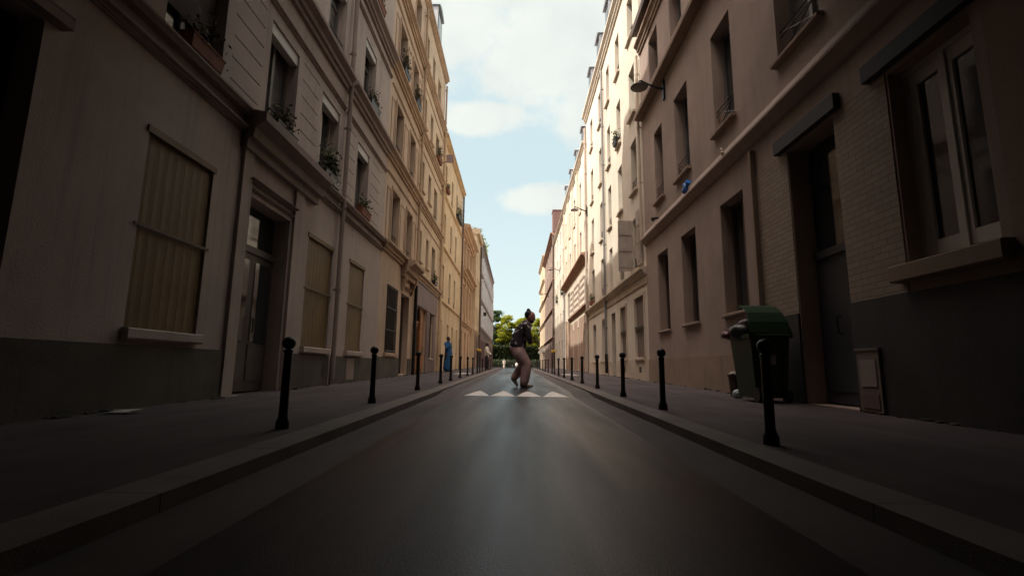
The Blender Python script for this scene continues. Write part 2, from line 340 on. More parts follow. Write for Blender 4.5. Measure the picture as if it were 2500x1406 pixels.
def window(root, side, W, y0, y1, z0, z1, frame='w', depth=0.25, sill=None, rail=None, shade=0.0, transom=0.74, glass=None, surround=None, smat=None, box=None, lod=0):
    X = lambda d: side * (W - d)
    f = MB(); t = .055; a, b = X(-depth + .045), X(-depth - .02)
    f.box(a, b, y0, y0 + t, z0, z1); f.box(a, b, y1 - t, y1, z0, z1); f.box(a, b, y0 + t, y1 - t, z0, z0 + t); f.box(a, b, y0 + t, y1 - t, z1 - t, z1)
    yc = (y0 + y1) / 2
    if y1 - y0 > .62: f.box(X(-depth + .05), b, yc - .035, yc + .035, z0 + t, z1 - t)
    if transom and lod == 0: f.box(X(-depth + .04), b, y0 + t, y1 - t, z0 + (z1 - z0) * transom - .02, z0 + (z1 - z0) * transom + .02)
    w_ = f.build('window', FR[frame], root)
    g = MB(); g.box(X(-depth), X(-depth - .012), y0 + .01, y1 - .01, z0 + .01, z1 - .01)
    gm = glass or (GLC if random.random() < .35 else GL)
    g.build('pane', gm, w_)
    if shade > 0:      # roller shutter let part-way down
        s = MB(); zz = z1 - (z1 - z0) * shade; n = max(3, int((z1 - zz) / .045)); q = (z1 - zz) / n
        for k in range(n): s.prism([(-depth + .075, zz + k * q), (-depth + .098, zz + (k + .5) * q), (-depth + .075, zz + (k + 1) * q), (-depth + .06, zz + (k + .5) * q)], y0 + .02, y1 - .02, side, W)
        s.build('roller_shutter', RSH, w_)
    if box:            # roller box under the lintel
        s = MB(); s.box(X(-.03), X(-.17), y0 + .002, y1 - .002, z1 - box, z1 - .002); s.build('shutter_box', smat or FRG, w_)
    if sill:
        s = MB(); s.prism([(-depth + .04, z0 - .002), (-depth + .04, z0 - sill[1]), (sill[0] - .015, z0 - sill[1]), (sill[0], z0 - sill[1] + .015), (sill[0], z0 - .02), (sill[0] - .02, z0 - .006)], y0 - sill[2], y1 + sill[2], side, W)
        s.build('sill', smat or FRW, w_)
    if rail:           # rail = (height, style)
        h, st = rail; r = MB(); d = -.06; zb = z0 + .06; q = .009 if lod == 0 else .013
        r.tube([(X(d), y0, z0 + h), (X(d), y1, z0 + h)], q * 1.25, 6); r.tube([(X(d), y0, zb), (X(d), y1, zb)], q, 6)
        if st == 'x':
            r.tube([(X(d), y0, zb), (X(d), y1, z0 + h)], q, 6); r.tube([(X(d), y1, zb), (X(d), y0, z0 + h)], q, 6); r.tube([(X(d), y0, z0 + h - .09), (X(d), y1, z0 + h - .09)], q, 6)
        elif st == 'h':
            for k in range(1, 4): r.tube([(X(d), y0, zb + (h - .06) * k / 4), (X(d), y1, zb + (h - .06) * k / 4)], q, 6)
        else:
            n = 5 if lod else 8
            for k in range(1, n): r.tube([(X(d), y0 + (y1 - y0) * k / n, zb), (X(d), y0 + (y1 - y0) * k / n, z0 + h)], q * .8, 5)
        r.build('railing', IRON, w_)
    if surround:
        sw, sp = surround; s = MB()
        s.box(X(sp), X(-.02), y0 - sw, y0 - .002, z0, z1 + sw); s.box(X(sp), X(-.02), y1 + .002, y1 + sw, z0, z1 + sw); s.box(X(sp), X(-.02), y0 - .002, y1 + .002, z1 + .002, z1 + sw)
        s.build('surround', smat or FRW, w_)
    return w_
def door(root, side, W, y0, y1, z0, z1, m, depth=.3, trans=None, glazed=False, name='door', panels=3, leaves=2):
    X = lambda d: side * (W - d); zt = trans or z1
    f = MB(); f.box(X(-depth + .03), X(-depth - .04), y0 + .01, y1 - .01, z0 + .02, zt)
    n = leaves; wd = (y1 - y0) / n
    for i in range(n):
        a, b = y0 + i * wd + .07, y0 + (i + 1) * wd - .07
        zz = z0 + .15; hh = (zt - .1 - zz) / panels
        for k in range(panels):
            if glazed and k > 0: continue
            f.box(X(-depth + .045), X(-depth + .02), a, b, zz + k * hh + .03, zz + (k + 1) * hh - .05)
    if trans: f.box(X(-depth + .06), X(-depth - .04), y0 + .01, y1 - .01, zt + .002, zt + .11)
    d_ = f.build(name, m, root)
    if glazed:
        g = MB()
        for i in range(n):
            a, b = y0 + i * wd + .09, y0 + (i + 1) * wd - .09; g.box(X(-depth + .04), X(-depth + .025), a, b, z0 + (zt - z0) * .36, zt - .12)
        g.build('pane', GL, d_)
    if trans:
        g = MB(); g.box(X(-depth), X(-depth - .02), y0 + .01, y1 - .01, zt + .112, z1 - .01); g.build('transom_pane', GL, d_)
    h = MB(); yc = (y0 + y1) / 2; zc = z0 + 1.05; h.tube([(X(-depth + .05), yc + .06, zc - .12), (X(-depth + .1), yc + .06, zc - .1), (X(-depth + .1), yc + .06, zc + .1), (X(-depth + .05), yc + .06, zc + .12)], .012, 6)
    h.build('handle', IRON, d_); return d_
def pipe(root, side, W, y, z0, z1, m, r=.05, guard=None, d=.1):
    X = side * (W - d); p = MB(); p.tube([(X, y, z0), (X, y, z1)], r, 10)
    z = z0 + 1.9
    while z < z1: p.tube([(X, y, z), (X, y, z + .07)], r * 1.25, 10); p.box(X, side * W, y - .015, y + .015, z + .01, z + .05); z += 1.9
    o = p.build('drainpipe', m, root, smooth=True)
    if guard:
        g = MB(); g.tube([(X, y, z0 - .02), (X, y, guard)], r * 1.3, 10); g.build('pipe_guard', IRON, root, smooth=True)
    return o
def roof_low(root, side, W, y0, y1, z, rise, m, over=.1, run=4.5):
    b = MB(); b.prism([(over, z), (over, z + .05), (-run, z + rise), (-2 * run, z + .05), (-2 * run, z)], y0, y1, side, W); return b.build('roof', m, root)
def roof_mansard(root, side, W, y0, y1, z, h1, m, in1=.8, h2=.8, run=4.5, over=0.02):
    b = MB(); b.prism([(over, z), (over, z + .04), (-in1, z + h1), (-run, z + h1 + h2), (-2 * run, z)], y0, y1, side, W); return b.build('roof', m, root)
def dormer(root, side, W, yc, z, wd=.85, h=1.3, d0=-.1, m=ZN):
    X = lambda d: side * (W - d); b = MB()
    b.box(X(d0), X(d0 - 1.2), yc - wd / 2, yc + wd / 2, z, z + h)
    prof = [(yc - wd / 2 - .08, z + h), (yc - wd / 4, z + h + .2), (yc, z + h + .27), (yc + wd / 4, z + h + .2), (yc + wd / 2 + .08, z + h)]
    i = len(b.v)
    for xx in (X(d0 + .1), X(d0 - 1.3)): b.v += [(xx, yy, zz) for yy, zz in prof]
    n = 5
    for k in range(n): b.f.append((i + k, i + (k + 1) % n, i + n + (k + 1) % n, i + n + k))
    b.f.append(tuple(i + k for k in range(n))); b.f.append(tuple(i + n + k for k in range(n)))
    o = b.build('dormer', m, root); g = MB(); g.box(X(d0 + .02), X(d0 - .02), yc - wd / 2 + .14, yc + wd / 2 - .14, z + .12, z + h - .12); g.build('dormer_pane', GL, o); return o
def chimney(root, x, y, z, sx=.5, sy=1.4, h=1.6, m=RT):
    b = MB(); b.box(x - sx / 2, x + sx / 2, y - sy / 2, y + sy / 2, z, z + h); b.box(x - sx / 2 - .05, x + sx / 2 + .05, y - sy / 2 - .05, y + sy / 2 + .05, z + h + .002, z + h + .1)
    for k in range(3): b.lathe([(.09, 0), (.07, .3)], (x, y - sy / 3 + k * sy / 3, z + h + .1), 8)
    return b.build('chimney', m, root)
def pleated(root, side, W, y0, y1, z0, z1, m, rail_z=None):
    X = lambda d: side * (W - d); b = MB(); n = 16; q = (y1 - y0) / n
    for k in range(n):
        a = y0 + k * q
        b.hexa([(X(-.05), a, z0), (X(-.05), a + q * .985, z0), (X(-.03), a + q * .985, z0), (X(-.029 if k % 2 else -.034), a, z0),
                (X(-.05), a, z1), (X(-.05), a + q * .985, z1), (X(-.03), a + q * .985, z1), (X(-.029 if k % 2 else -.034), a, z1)])
    o = b.build('shutter', m, root)
    s = MB(); s.box(X(-.06), X(-.08), y0 - .0, y1, z0, z1); s.build('backing', DKW, o)
    s = MB(); s.box(X(.02), X(-.045), y0 - .04, y1 + .04, z1 - .05, z1 + .03); s.build('head_rail', m, o)
    if rail_z:
        s = MB(); s.box(X(.012), X(-.01), y0 - .06, y1 + .06, rail_z, rail_z + .03); s.build('locking_bar', FRB, o)
    return o
def building(name, label, side, W, y0, y1, z1, mw, holes, grooves=(), depth=.28, back=9.0, zb=-.4):
    root = thing(name, label, 'building', (side * W, max(y0, -2), 0))
    m = facade(side, W, y0, y1, zb, z1, holes, depth, grooves); shell(m, side, W, y0, y1, zb, z1, back)
    m.build('wall', mw, root); return root

# ===== L1: grey-beige house nearest on the left
G_ZS = (4.55, 4.88, 5.21, 5.54, 5.87, 6.2)
GR = [(a, b, z) for a, b in ((6.3, 7.06), (8.46, 9.2), (10.95, 11.5), (12.87, 13.75)) for z in G_ZS]
g1 = [(2.2, 3.75, .1, 3.46), (5.03, 6.19, .95, 3.17), (7.11, 8.43, .14, 3.11), (9.24, 10.52, .93, 3.13), (11.63, 12.79, .93, 3.14)]
f1 = [(5.03, 6.1, 4.36, 6.2), (7.26, 8.26, 4.34, 6.2), (9.38, 10.37, 4.34, 6.2), (11.68, 12.65, 4.34, 6.2)]
f2 = [(a, b, 7.4, 9.2) for a, b in ((5.03, 6.1), (7.26, 8.26), (9.38, 10.37), (11.8, 12.78))]
f3 = [(a, b, 10.5, 12.25) for a, b in ((5.03, 6.1), (7.26, 8.26), (9.38, 10.37), (11.8, 12.78))]
f4 = [(a, b, 13.6, 15.2) for a, b in ((7.26, 8.26), (9.38, 10.37), (11.8, 12.78))]
L1 = building('apartment_building', 'grey beige rendered building nearest on the left, with ochre shutters and grooved first floor', -1, 4.05, -12, 14.3, 20.9, P1, g1 + f1 + f2 + f3 + f4, GR)
s_, W = -1, 4.05
for (a, b, c, d) in (g1[1], g1[3], g1[4]):
    pleated(L1, s_, W, a + .004, b - .004, c, d - .03, YSH, 2.04)
    x = MB(); x.prism([(-.08, c), (-.08, c - .12), (.07, c - .12), (.085, c - .1), (.085, c - .015), (.07, c)], a - .03, b + .03, s_, W); x.build('sill', FRW if False else P1, L1)
door(L1, s_, W, 2.2, 3.75, .1, 3.46, DKW, .25, panels=2, name='gate')
door(L1, s_, W, 7.11, 8.43, .15, 3.11, GDR, .27, trans=2.35, glazed=True, panels=3)
window(L1, s_, W, *f1[0], shade=.72, frame='g', sill=(.03, .06, 0), smat=P1t, transom=None)
for k, q in enumerate(f1[1:]): window(L1, s_, W, *q, frame='g' if k != 1 else 'w', box=.2, smat=FRW, rail=(.42, 'h') if k != 1 else (.35, 'h'), transom=None)
for q in f2: window(L1, s_, W, *q, frame='g', box=.18, smat=FRW, rail=(.5, 'v'))
for q in f3 + f4: window(L1, s_, W, *q, frame='w', rail=(.45, 'v'), lod=1)
for a, b in ((-12, 6.72), (9.36, 10.62), (10.76, 14.3)):
    course(L1, 'string_course', P1t, s_, W, a, b, 3.95, .1, .1); course(L1, 'string_course', P1t, s_, W, a, b, 4.22, .1, .16, [(-.03, 4.22), (.1, 4.22), (.12, 4.25), (.15, 4.28), (.15, 4.31), (0, 4.33), (-.03, 4.33)])
for a, b in ((-12, 10.62), (10.76, 14.3)):
    course(L1, 'string_course', P1t, s_, W, a, b, 6.42, .09, .07); course(L1, 'cornice', P1t, s_, W, a, b, 6.95, .38, .24)
    course(L1, 'cornice', P1t, s_, W, a, b, 9.95, .36, .24); course(L1, 'string_course', P1t, s_, W, a, b, 9.55, .08, .07)
    course(L1, 'cornice', P1t, s_, W, a, b, 13.0, .36, .24)
course(L1, 'roof_cornice', P1t, s_, W, -12, 14.3, 20.4, .5, .4)
course(L1, 'door_cornice', P1t, s_, W, 6.72, 9.36, 3.72, .62, .34)
course(L1, 'door_hood', P1t, s_, W, 7.0, 8.55, 3.3, .07, .1); course(L1, 'door_hood', P1t, s_, W, 7.06, 8.5, 3.18, .05, .05)
for a, b in ((6.78, 7.04), (8.5, 8.84)):
    x = MB(); x.box(-W + .05, -W - .02, a, b, -.1, 3.72); x.build('pilaster', P1, L1)
for a, b in ((-12, 2.15), (3.8, 6.76), (8.86, 10.62), (10.78, 14.28)):
    x = MB(); x.box(-W + .03, -W - .02, a, b, -.2, .79 if b > 9 else .775); x.build('plinth', PLN, L1)
x = MB(); x.box(-W + .035, -W - .02, 10.28, 10.4, .36, .62); x.build('cellar_vent', IRON, L1)
x = MB(); x.tube([(-W + .05, 3.0 + .02, 3.62), (-W + .05, 3.95, 3.62)], .02, 6); x.box(-W + .12, -W - .02, 2.1, 3.9, 3.47, 3.56); x.build('gate_lintel', P1t, L1)
pipe(L1, s_, W, 10.69, .3, 20.2, P1t, .05)
x = MB(); x.box(-W + .034, -W + .028, 11.75, 12.3, .25, .76); x.build('bare_render_patch', P1t, L1)
x = MB(); x.box(-W + .03, -W - .01, 8.62, 8.78, 1.35, 1.62); x.build('intercom', FRB, L1)
roof_mansard(L1, s_, W, -12, 14.3, 20.9, .4, ZN, in1=1.5, h2=.6)

x = MB(); x.box(-W - .002, -W - 9, -12, 8.4, 20.95, 29); x.build('sky_blocking_mass', P1, L1)  # unseen mass added to cut sky light on the near right wall

# ===== L3a
def Lbuild(): pass
cols = [(15.16, 16.1), (17.25, 18.15)]
rows = [(4.36, 6.22), (7.5, 9.22), (10.45, 12.22), (13.76, 15.2)]
hl = [(a, b, c, d) for a, b in cols for c, d in rows]
ga = [(15.14, 16.45, 1.0, 3.13), (17.04, 18.35, .3, 3.12)]
L3 = building('apartment_building', 'warm ochre building left side with black window grille and a bracketed hood over its door', -1, 4.05, 14.3, 19.12, 16.3, P3, hl + ga)
for i, q in enumerate(hl): window(L3, -1, W, *q, frame='g', rail=(.45, 'v') if i % 4 != 3 else None, surround=(.09, .03), smat=P3t, lod=1, depth=.22)
window(L3, -1, W, *ga[0], frame='b', sill=(.07, .12, .08), smat=P3t, glass=GL, depth=.2)
x = MB()
for k in range(9): yy = 15.2 + k * .148; x.tube([(-W + .03, yy, .98), (-W + .03, yy, 3.1)], .012, 6)
for zz in (1.05, 1.7, 2.4, 3.05): x.tube([(-W + .03, 15.1, zz), (-W + .03, 16.5, zz)], .014, 6)
x.build('window_grille', IRON, L3)
for a, b in ((15.16, 15.8), (15.8, 16.44)):
    x = MB(); x.box(-W - .06, -W - .1, a, b, 1.02, 3.1); x.build('closed_shutter', DKW, L3)
door(L3, -1, W, *ga[1], DKW, .25, panels=4)
for z in (4.05, 7.0, 10.0, 13.0): course(L3, 'cornice', P3t, -1, W, 14.3, 19.12, z, .32, .24)
for z in (6.55, 9.5, 12.5): course(L3, 'string_course', P3t, -1, W, 14.5, 19.0, z, .06, .05)
course(L3, 'roof_cornice', P3t, -1, W, 14.3, 19.12, 16.0, .25, .22)
course(L3, 'door_cornice', P3t, -1, W, 16.85, 18.6, 3.68, .66, .5); course(L3, 'door_hood', P3t, -1, W, 16.95, 18.5, 3.3, .1, .12)
for yy in (16.98, 18.45):
    x = MB(); x.prism([(-.02, 3.2), (.08, 3.2), (.22, 3.68), (-.02, 3.68)], yy - .06, yy + .06, -1, W); x.build('bracket', P3t, L3)
for zl, zh in rows[:3]:
    for a, b in ((14.55, 14.95), (16.35, 17.0), (18.35, 18.85)):
        x = MB(); t = .025
        for (p, q, r, s) in ((a, b, zl + .1, zl + .1 + t), (a, b, zh - .1 - t, zh - .1), (a, a + t, zl + .1 + t, zh - .1 - t), (b - t, b, zl + .1 + t, zh - .1 - t)): x.box(-W + .02, -W - .01, p, q, r, s)
        x.build('wall_panel_moulding', P3t, L3)
for a, b in ((14.32, 17.0), (18.4, 18.98)):
    x = MB(); x.box(-W + .03, -W - .02, a, b, -.1, .85); x.build('plinth', PLN, L3)
pipe(L3, -1, W, 19.05, .25, 15.8, P3t, .055, guard=3.7)
roof_low(L3, -1, W, 14.3, 19.12, 16.3, 2.4, ZN, over=.2)
# ===== L3b
c3 = [(19.6, 20.2), (21.22, 21.86), (22.75, 23.7)]
r3 = [(4.9, 6.2), (7.93, 9.22), (10.85, 12.15), (13.88, 15.12)]; r3c = [(4.42, 6.22), (7.57, 9.17), (10.6, 12.0), (13.6, 15.0)]
hl = [(a, b, c, d) for a, b in c3[:2] for c, d in r3] + [(22.75, 23.7, c, d) for c, d in r3c]
L4s = building('apartment_building', 'sand coloured left building over a mauve shopfront with orange wooden door', -1, 4.05, 19.12, 25.1, 16.3, P3b, hl + [(19.65, 21.8, .25, 3.0), (22.65, 23.6, .95, 3.03)])
for q in hl: window(L4s, -1, W, *q, frame='w', sill=(.09, .09, .06), smat=P3t, lod=1, depth=.22, rail=(.35, 'h') if q[0] > 22 else None)
x = MB(); x.box(-W + .07, -W - .02, 19.25, 24.4, 3.02, 3.95); x.box(-W + .1, -W - .02, 19.22, 24.43, 3.952, 4.0); x.build('shop_fascia', PUR, L4s)
for a, b, c in ((21.84, 22.6, 3.0), (23.66, 24.4, 3.0), (22.602, 23.658, .88), (19.25, 19.6, 3.0)):
    x = MB(); x.box(-W + .04, -W - .02, a, b, .1, c); x.build('shopfront_panel', PUR, L4s)
door(L4s, -1, W, 19.65, 21.0, .25, 3.0, ORW, .2, trans=2.35, glazed=True); door(L4s, -1, W, 21.0, 21.8, .25, 3.0, ORW, .12, panels=3, leaves=1)
window(L4s, -1, W, 22.65, 23.6, .95, 3.03, frame='b', sill=(.1, .06, .05), depth=.1, glass=GL)
x = MB()
for k in range(26): x.box(-W + .06, -W + .035, 21.95, 22.5, 1.0 + k * .075, 1.04 + k * .075)
x.build('louvre', PUR, L4s)
for z in (4.05, 7.05, 10.02, 13.02): course(L4s, 'cornice', P3t, -1, W, 19.12, 25.1, z, .3, .2)
for z in (6.6, 9.55, 12.5): course(L4s, 'string_course', P3t, -1, W, 19.2, 25.0, z, .05, .04)
course(L4s, 'roof_cornice', P3t, -1, W, 19.12, 25.1, 16.0, .25, .22)
roof_low(L4s, -1, W, 19.12, 25.1, 16.3, 2.4, ZN, over=.2)
dormer(L4s, -1, W, 22.6, 16.36, wd=1.3, h=2.0, d0=.0, m=ZN); pipe(L4s, -1, W, 24.95, .3, 15.8, P3t, .05)
# ===== L4 yellow
c4 = [(26.05, 26.85), (28.8, 29.55), (31.15, 31.9)]; r4 = [(4.25, 6.07), (7.3, 9.0), (10.3, 11.87)]
hl = [(a, b, c, d) for a, b in c4 for c, d in r4]; gd = [(25.5, 26.6, .3, 3.05), (28.5, 29.3, .3, 3.0), (30.6, 31.4, .3, 3.0), (33.0, 33.8, .35, 3.0)]
L5 = building('apartment_building', 'plain yellow rendered building on the left behind the man in blue', -1, 4.05, 25.1, 34.9, 13.2, P4, hl + gd, depth=.2)
for q in hl: window(L5, -1, W, *q, frame='w', lod=1, depth=.18, rail=(.4, 'v'))
for q in gd: door(L5, -1, W, *q, P4t, .12, panels=3)
for z, h, p in ((3.95, .12, .08), (6.9, .12, .1), (9.8, .14, .1)): course(L5, 'string_course', P4t, -1, W, 25.1, 34.9, z, h, p)
course(L5, 'roof_cornice', P4t, -1, W, 25.1, 34.9, 12.9, .3, .25)
roof_mansard(L5, -1, W, 25.1, 34.9, 13.2, 1.1, ZN, in1=1.2, h2=.8)
pipe(L5, -1, W, 25.3, .4, 12.9, P4t, .05); pipe(L5, -1, W, 34.7, .4, 12.9, FRB, .06)
# ===== L5 ornate
c5 = [(36.0, 36.9), (38.4, 39.3), (40.8, 41.7)]
hl = [(a, b, c, d) for a, b in c5 for c, d in ((4.5, 6.7), (8.1, 10.0))]; gd = [(a, b, .45, 3.2) for a, b in c5]
L6 = building('apartment_building', 'ornate low brown stone building with heavy double cornice, left side beyond the yellow one', -1, 4.05, 34.9, 43.2, 10.9, P5, hl + gd)
for q in hl: window(L6, -1, W, *q, frame='w', lod=1, surround=(.16, .08), smat=P5)
for q in gd: door(L6, -1, W, *q, P5, .14)
for a, b in ((35.2, 35.5), (37.4, 37.8), (39.8, 40.2), (42.2, 42.5)):
    x = MB(); x.box(-W + .12, -W - .02, a, b, 3.9, 7.2); x.box(-W + .1, -W - .02, a, b, 7.86, 10.3); x.build('pilaster', P5, L6)
course(L6, 'cornice', P5, -1, W, 34.9, 43.2, 7.2, .6, .55); course(L6, 'roof_cornice', P5, -1, W, 34.9, 43.2, 10.3, .7, .6); course(L6, 'string_course', P5, -1, W, 34.9, 43.2, 3.6, .3, .2)
roof_low(L6, -1, W, 34.9, 43.2, 11.0, 1.5, ZN)
x = MB(); x.box(-7.2, -14, 37.2, 48.5, -.4, 20.5); x.build('unseen_shade_mass', P5, L6)  # hidden mass added to shade the ivory facade across the street
# ===== L6, L7 stand slightly forward
W6 = 3.66
hl = [(a, b, c, d) for a, b in ((44.4, 45.1), (46.3, 47.0)) for c, d in ((4.3, 5.9), (7.0, 8.7), (9.9, 11.4))]; gd = [(43.9, 45.0, .4, 3.2), (45.8, 46.8, .4, 3.1)]
L7 = building('apartment_building', 'narrow pale sand building with flat roof slab, standing forward on the left', -1, W6, 43.2, 47.8, 12.5, P6, hl + gd)
for q in hl: window(L7, -1, W6, *q, frame='w', lod=1, depth=.2)
for q in gd: door(L7, -1, W6, *q, DKW, .1)
course(L7, 'roof_slab', P6, -1, W6, 43.1, 47.8, 12.45, .5, .25, [(-9, 12.45), (.25, 12.45), (.25, 12.95), (-9, 12.95)])
for a, b in ((43.22, 43.88), (45.02, 45.78), (46.82, 47.6)):
    x = MB(); x.box(-W6 + .04, -W6 - .02, a, b, -.1, 3.5); x.build('painted_base', P7l, L7)
course(L7, 'string_course', P6, -1, W6, 43.2, 47.8, 3.6, .15, .1); pipe(L7, -1, W6, 47.65, .4, 12.3, FRB, .09)
hl = [(y, y + .9, c, d) for y in [50 + k * 2.0 for k in range(12)] for c, d in ((4.6, 6.6), (7.5, 9.4), (10.2, 11.6))]
L8 = building('apartment_building', 'taupe modern block with rows of tall windows and roof planting, last on the left', -1, W6, 47.8, 76, 13.4, P7, hl)
for q in hl: window(L8, -1, W6, *q, frame='w', lod=1, depth=.03, transom=None, surround=(.12, .2), smat=mat('white_panel', (0.75, 0.75, 0.76), rough=.5), glass=mat('pale_sky_pane', (0.5, 0.52, 0.55), rough=.3))  # pane colour is pale to stand in for reflected sky
for z in (4.2, 7.1, 9.85): course(L8, 'string_course', FRB, -1, W6, 47.8, 76, z, .1, .06)
course(L8, 'parapet', P7, -1, W6, 47.8, 76, 13.35, .3, .15)
x = MB(); x.box(-W6 + .04, -W6 - .02, 47.85, 75.9, -.1, 3.3); x.build('painted_base', P7l, L8)

# ===== R1
g = [(4.02, 5.0, 1.68, 3.8), (5.94, 7.0, .14, 3.82), (8.5, 9.49, 1.64, 3.81), (10.87, 11.84, 1.65, 3.81), (12.93, 13.9, 1.64, 3.81)]
f1r = [(5.98, 7.06, 5.33, 7.5), (8.6, 9.5, 5.33, 7.5), (10.98, 11.95, 5.3, 7.5), (13.03, 13.82, 5.35, 7.48)]
f2r = [(8.75, 9.65, 9.1, 10.66), (11.1, 12.0, 9.1, 10.66), (13.15, 14.05, 9.1, 10.66)]
R1 = building('apartment_building', 'low beige building nearest on the right with pale brick panels and slate base', 1, 4.05, -12, 15.1, 11.3, Q1, g + f1r + f2r, depth=.3)
window(R1, 1, W, *g[0], frame='w', depth=.2, sill=(.14, .18, .12), smat=Q1t, transom=None, glass=GL)
x = MB()
for a, b in ((4.08, 4.18), (4.42, 4.58), (4.84, 4.95)): x.box(W + .17, W + .205, a, b, 1.76, 3.74)
x.box(W + .172, W + .206, 4.08, 4.95, 1.76, 1.9); x.box(W + .172, W + .206, 4.08, 4.95, 3.6, 3.74); x.build('casement', FRW, R1)
x = MB(); x.box(W - .02, W + .02, 3.0, 3.9, 1.4, 4.3); x.build('pilaster', Q1t, R1)
door(R1, 1, W, *g[1], BDR, .3, trans=2.15, panels=1, leaves=1)
for q in g[2:]: window(R1, 1, W, *q, frame='b', depth=.27, sill=(.07, .07, .06), smat=Q1t, glass=GL, transom=None)
for i, q in enumerate(f1r): window(R1, 1, W, *q, frame='g', depth=.28, sill=(.1, .08, .07), smat=Q1t, rail=(.5, 'x') if i in (0, 1) else (.42, 'h'), transom=None)
for q in f2r: window(R1, 1, W, *q, frame='g', depth=.28, transom=None)
for a, b in ((3.75, 5.28), (5.78, 7.24)):
    x = MB(); x.box(W - .09, W + .02, a, b, 3.86, 4.06); x.build('steel_lintel', SL, R1)
for a, b in ((5.03, 5.92), (7.02, 8.05)):
    x = MB(); x.box(W - .012, W + .02, a, b, 1.4, 3.85); x.build('brick_panel', BR, R1)
for a, b in ((-12, 5.92), (7.02, 7.56)):
    x = MB(); x.box(W - .035, W + .02, a, b, -.2, 1.39); x.build('slate_plinth', SL, R1)
x = MB(); x.box(W - .025, W + .02, 7.57, 15.08, -.2, .86); x.build('plinth', Q1t, R1)
course(R1, 'ledge', Q1, 1, W, -12, 15.1, 4.5, .28, .2, [(-.03, 4.36), (.05, 4.4), (.13, 4.53), (.15, 4.56), (.15, 4.6), (.05, 4.78), (-.03, 4.84)])
course(R1, 'cornice', Q1t, 1, W, -12, 15.1, 8.6, .3, .22, [(-.03, 8.58), (.25, 8.6), (.26, 8.7), (.24, 8.78), (.0, 8.98), (-.03, 8.98)])
course(R1, 'roof_cornice', Q1t, 1, W, -12, 15.1, 10.95, .4, .2)
x = MB(); x.prism([(-.5, 11.72), (.28, 11.6), (.3, 11.78), (-.5, 11.9)], -12, 15.08, 1, W); x.box(W + .3, W + .5, -12, 15.08, 11.2, 11.74); x.build('eaves', FRB, R1)
roof_low(R1, 1, W + .25, -12, 15.1, 11.75, 1.6, ZN)
x = MB(); x.box(W - .09, W + .02, 7.98, 8.04, 1.3, 4.3); x.build('drainpipe', Q1t, R1)
x = MB(); x.box(W + .002, W + 9, -12, 8.9, 11.9, 25); x.build('sky_blocking_mass', Q1, R1)  # added above the view to keep sky light off the near left side
# ===== R2
cA = [(15.92, 16.75), (18.25, 19.0), (20.4, 21.12), (22.6, 23.28), (25.2, 26.0)]
gr = [(15.55, 16.72, .95, 2.92), (18.1, 19.02, .95, 2.88), (20.1, 20.95, .27, 2.87), (22.5, 23.34, .94, 2.85), (25.04, 26.02, .93, 2.83)]
rr = [(3.9, 5.7), (6.66, 8.48), (9.47, 11.27), (12.5, 14.2)]
hl = [(a, b, c, d) for a, b in cA for c, d in rr]
R2 = building('apartment_building', 'tall cream sunlit building on the right with open grey shutters on its first floor', 1, 4.05, 15.1, 27.6, 15.4, Q2, hl + gr, depth=.34)
for i, q in enumerate(hl): window(R2, 1, W, *q, frame='w', depth=.3, sill=(.1, .1, .07), smat=Q2t, rail=(.42, 'h') if i % 3 != 2 else None, lod=1)
for i, q in enumerate(gr):
    if i == 2: door(R2, 1, W, *q, GDR, .2, panels=4, leaves=1)
    elif i < 2:
        window(R2, 1, W, *q, frame='g', depth=.2, sill=(.08, .1, .06), smat=Q2t, surround=(.1, .03)); x = MB(); x.box(W - .03, W + .03, q[0], q[1], 1.92, 1.96)
        x.build('window_bar', IRON, R2)
        for e in (q[0] + .02, (q[0] + q[1]) / 2 + .01):
            x = MB(); x.box(W + .05, W + .08, e, e + (q[1] - q[0]) / 2 - .03, q[2] + .02, q[3] - .02)
            x.build('closed_shutter', mat('brown_grey_shutter', (0.17, 0.13, 0.105), rough=.75, var=.15, scale=3, streak=.3), R2)
    else:
        window(R2, 1, W, *q, frame='b', depth=.2, sill=(.07, .08, .06), smat=Q2t, glass=DKW)
        x = MB(); n = 8; r = (q[1] - q[0]) / 2; yc = (q[0] + q[1]) / 2
        for sgn in (-1, 1):
            pts = [(yc + sgn * r, q[3] + .01)] + [(yc + sgn * r * math.sin(t * math.pi / 2 / n), q[3] - .22 + .22 * math.cos(t * math.pi / 2 / n) + .001) for t in range(n + 1)]
            i0 = len(x.v)
            for xx in (W + .002, W + .18): x.v += [(xx, yy, zz) for yy, zz in pts]
            k = len(pts); x.f.append(tuple(i0 + j for j in range(k))); x.f.append(tuple(i0 + k + j for j in range(k)))
            for j in range(k): x.f.append((i0 + j, i0 + (j + 1) % k, i0 + k + (j + 1) % k, i0 + k + j))
        x.build('arch_head', Q2, R2)
course(R2, 'string_course', Q2t, 1, W, 15.1, 27.6, 3.5, .26, .2); course(R2, 'string_course', Q2t, 1, W, 15.1, 27.6, 3.2, .06, .04)
course(R2, 'roof_cornice', Q2, 1, W, 15.1, 27.6, 15.0, .5, .26)
for a, b in ((15.12, 20.0), (21.0, 27.4)):
    x = MB(); x.box(W - .03, W + .02, a, b, -.1, .88); x.build('plinth', Q2t, R2)
x = MB()
for yy, sp in ((16.82, .5), ): x.box(W - sp, W - .01, yy, yy + .04, 3.92, 5.74)
for k in range(3): x.box(W - .5 + .005, W - .015, 16.80, 16.819, 4.05 + k * .58, 4.5 + k * .58)
x.build('open_shutter', GSH, R2, label='large grey shutter leaf swung straight out from the wall')
x = MB(); x.box(W - .1, W - .01, 15.42, 15.9, 3.92, 5.74)
for k in range(3): x.box(W - .115, W - .1, 15.47, 15.85, 4.05 + k * .58, 4.5 + k * .58)
x.build('open_shutter', GSH, R2)
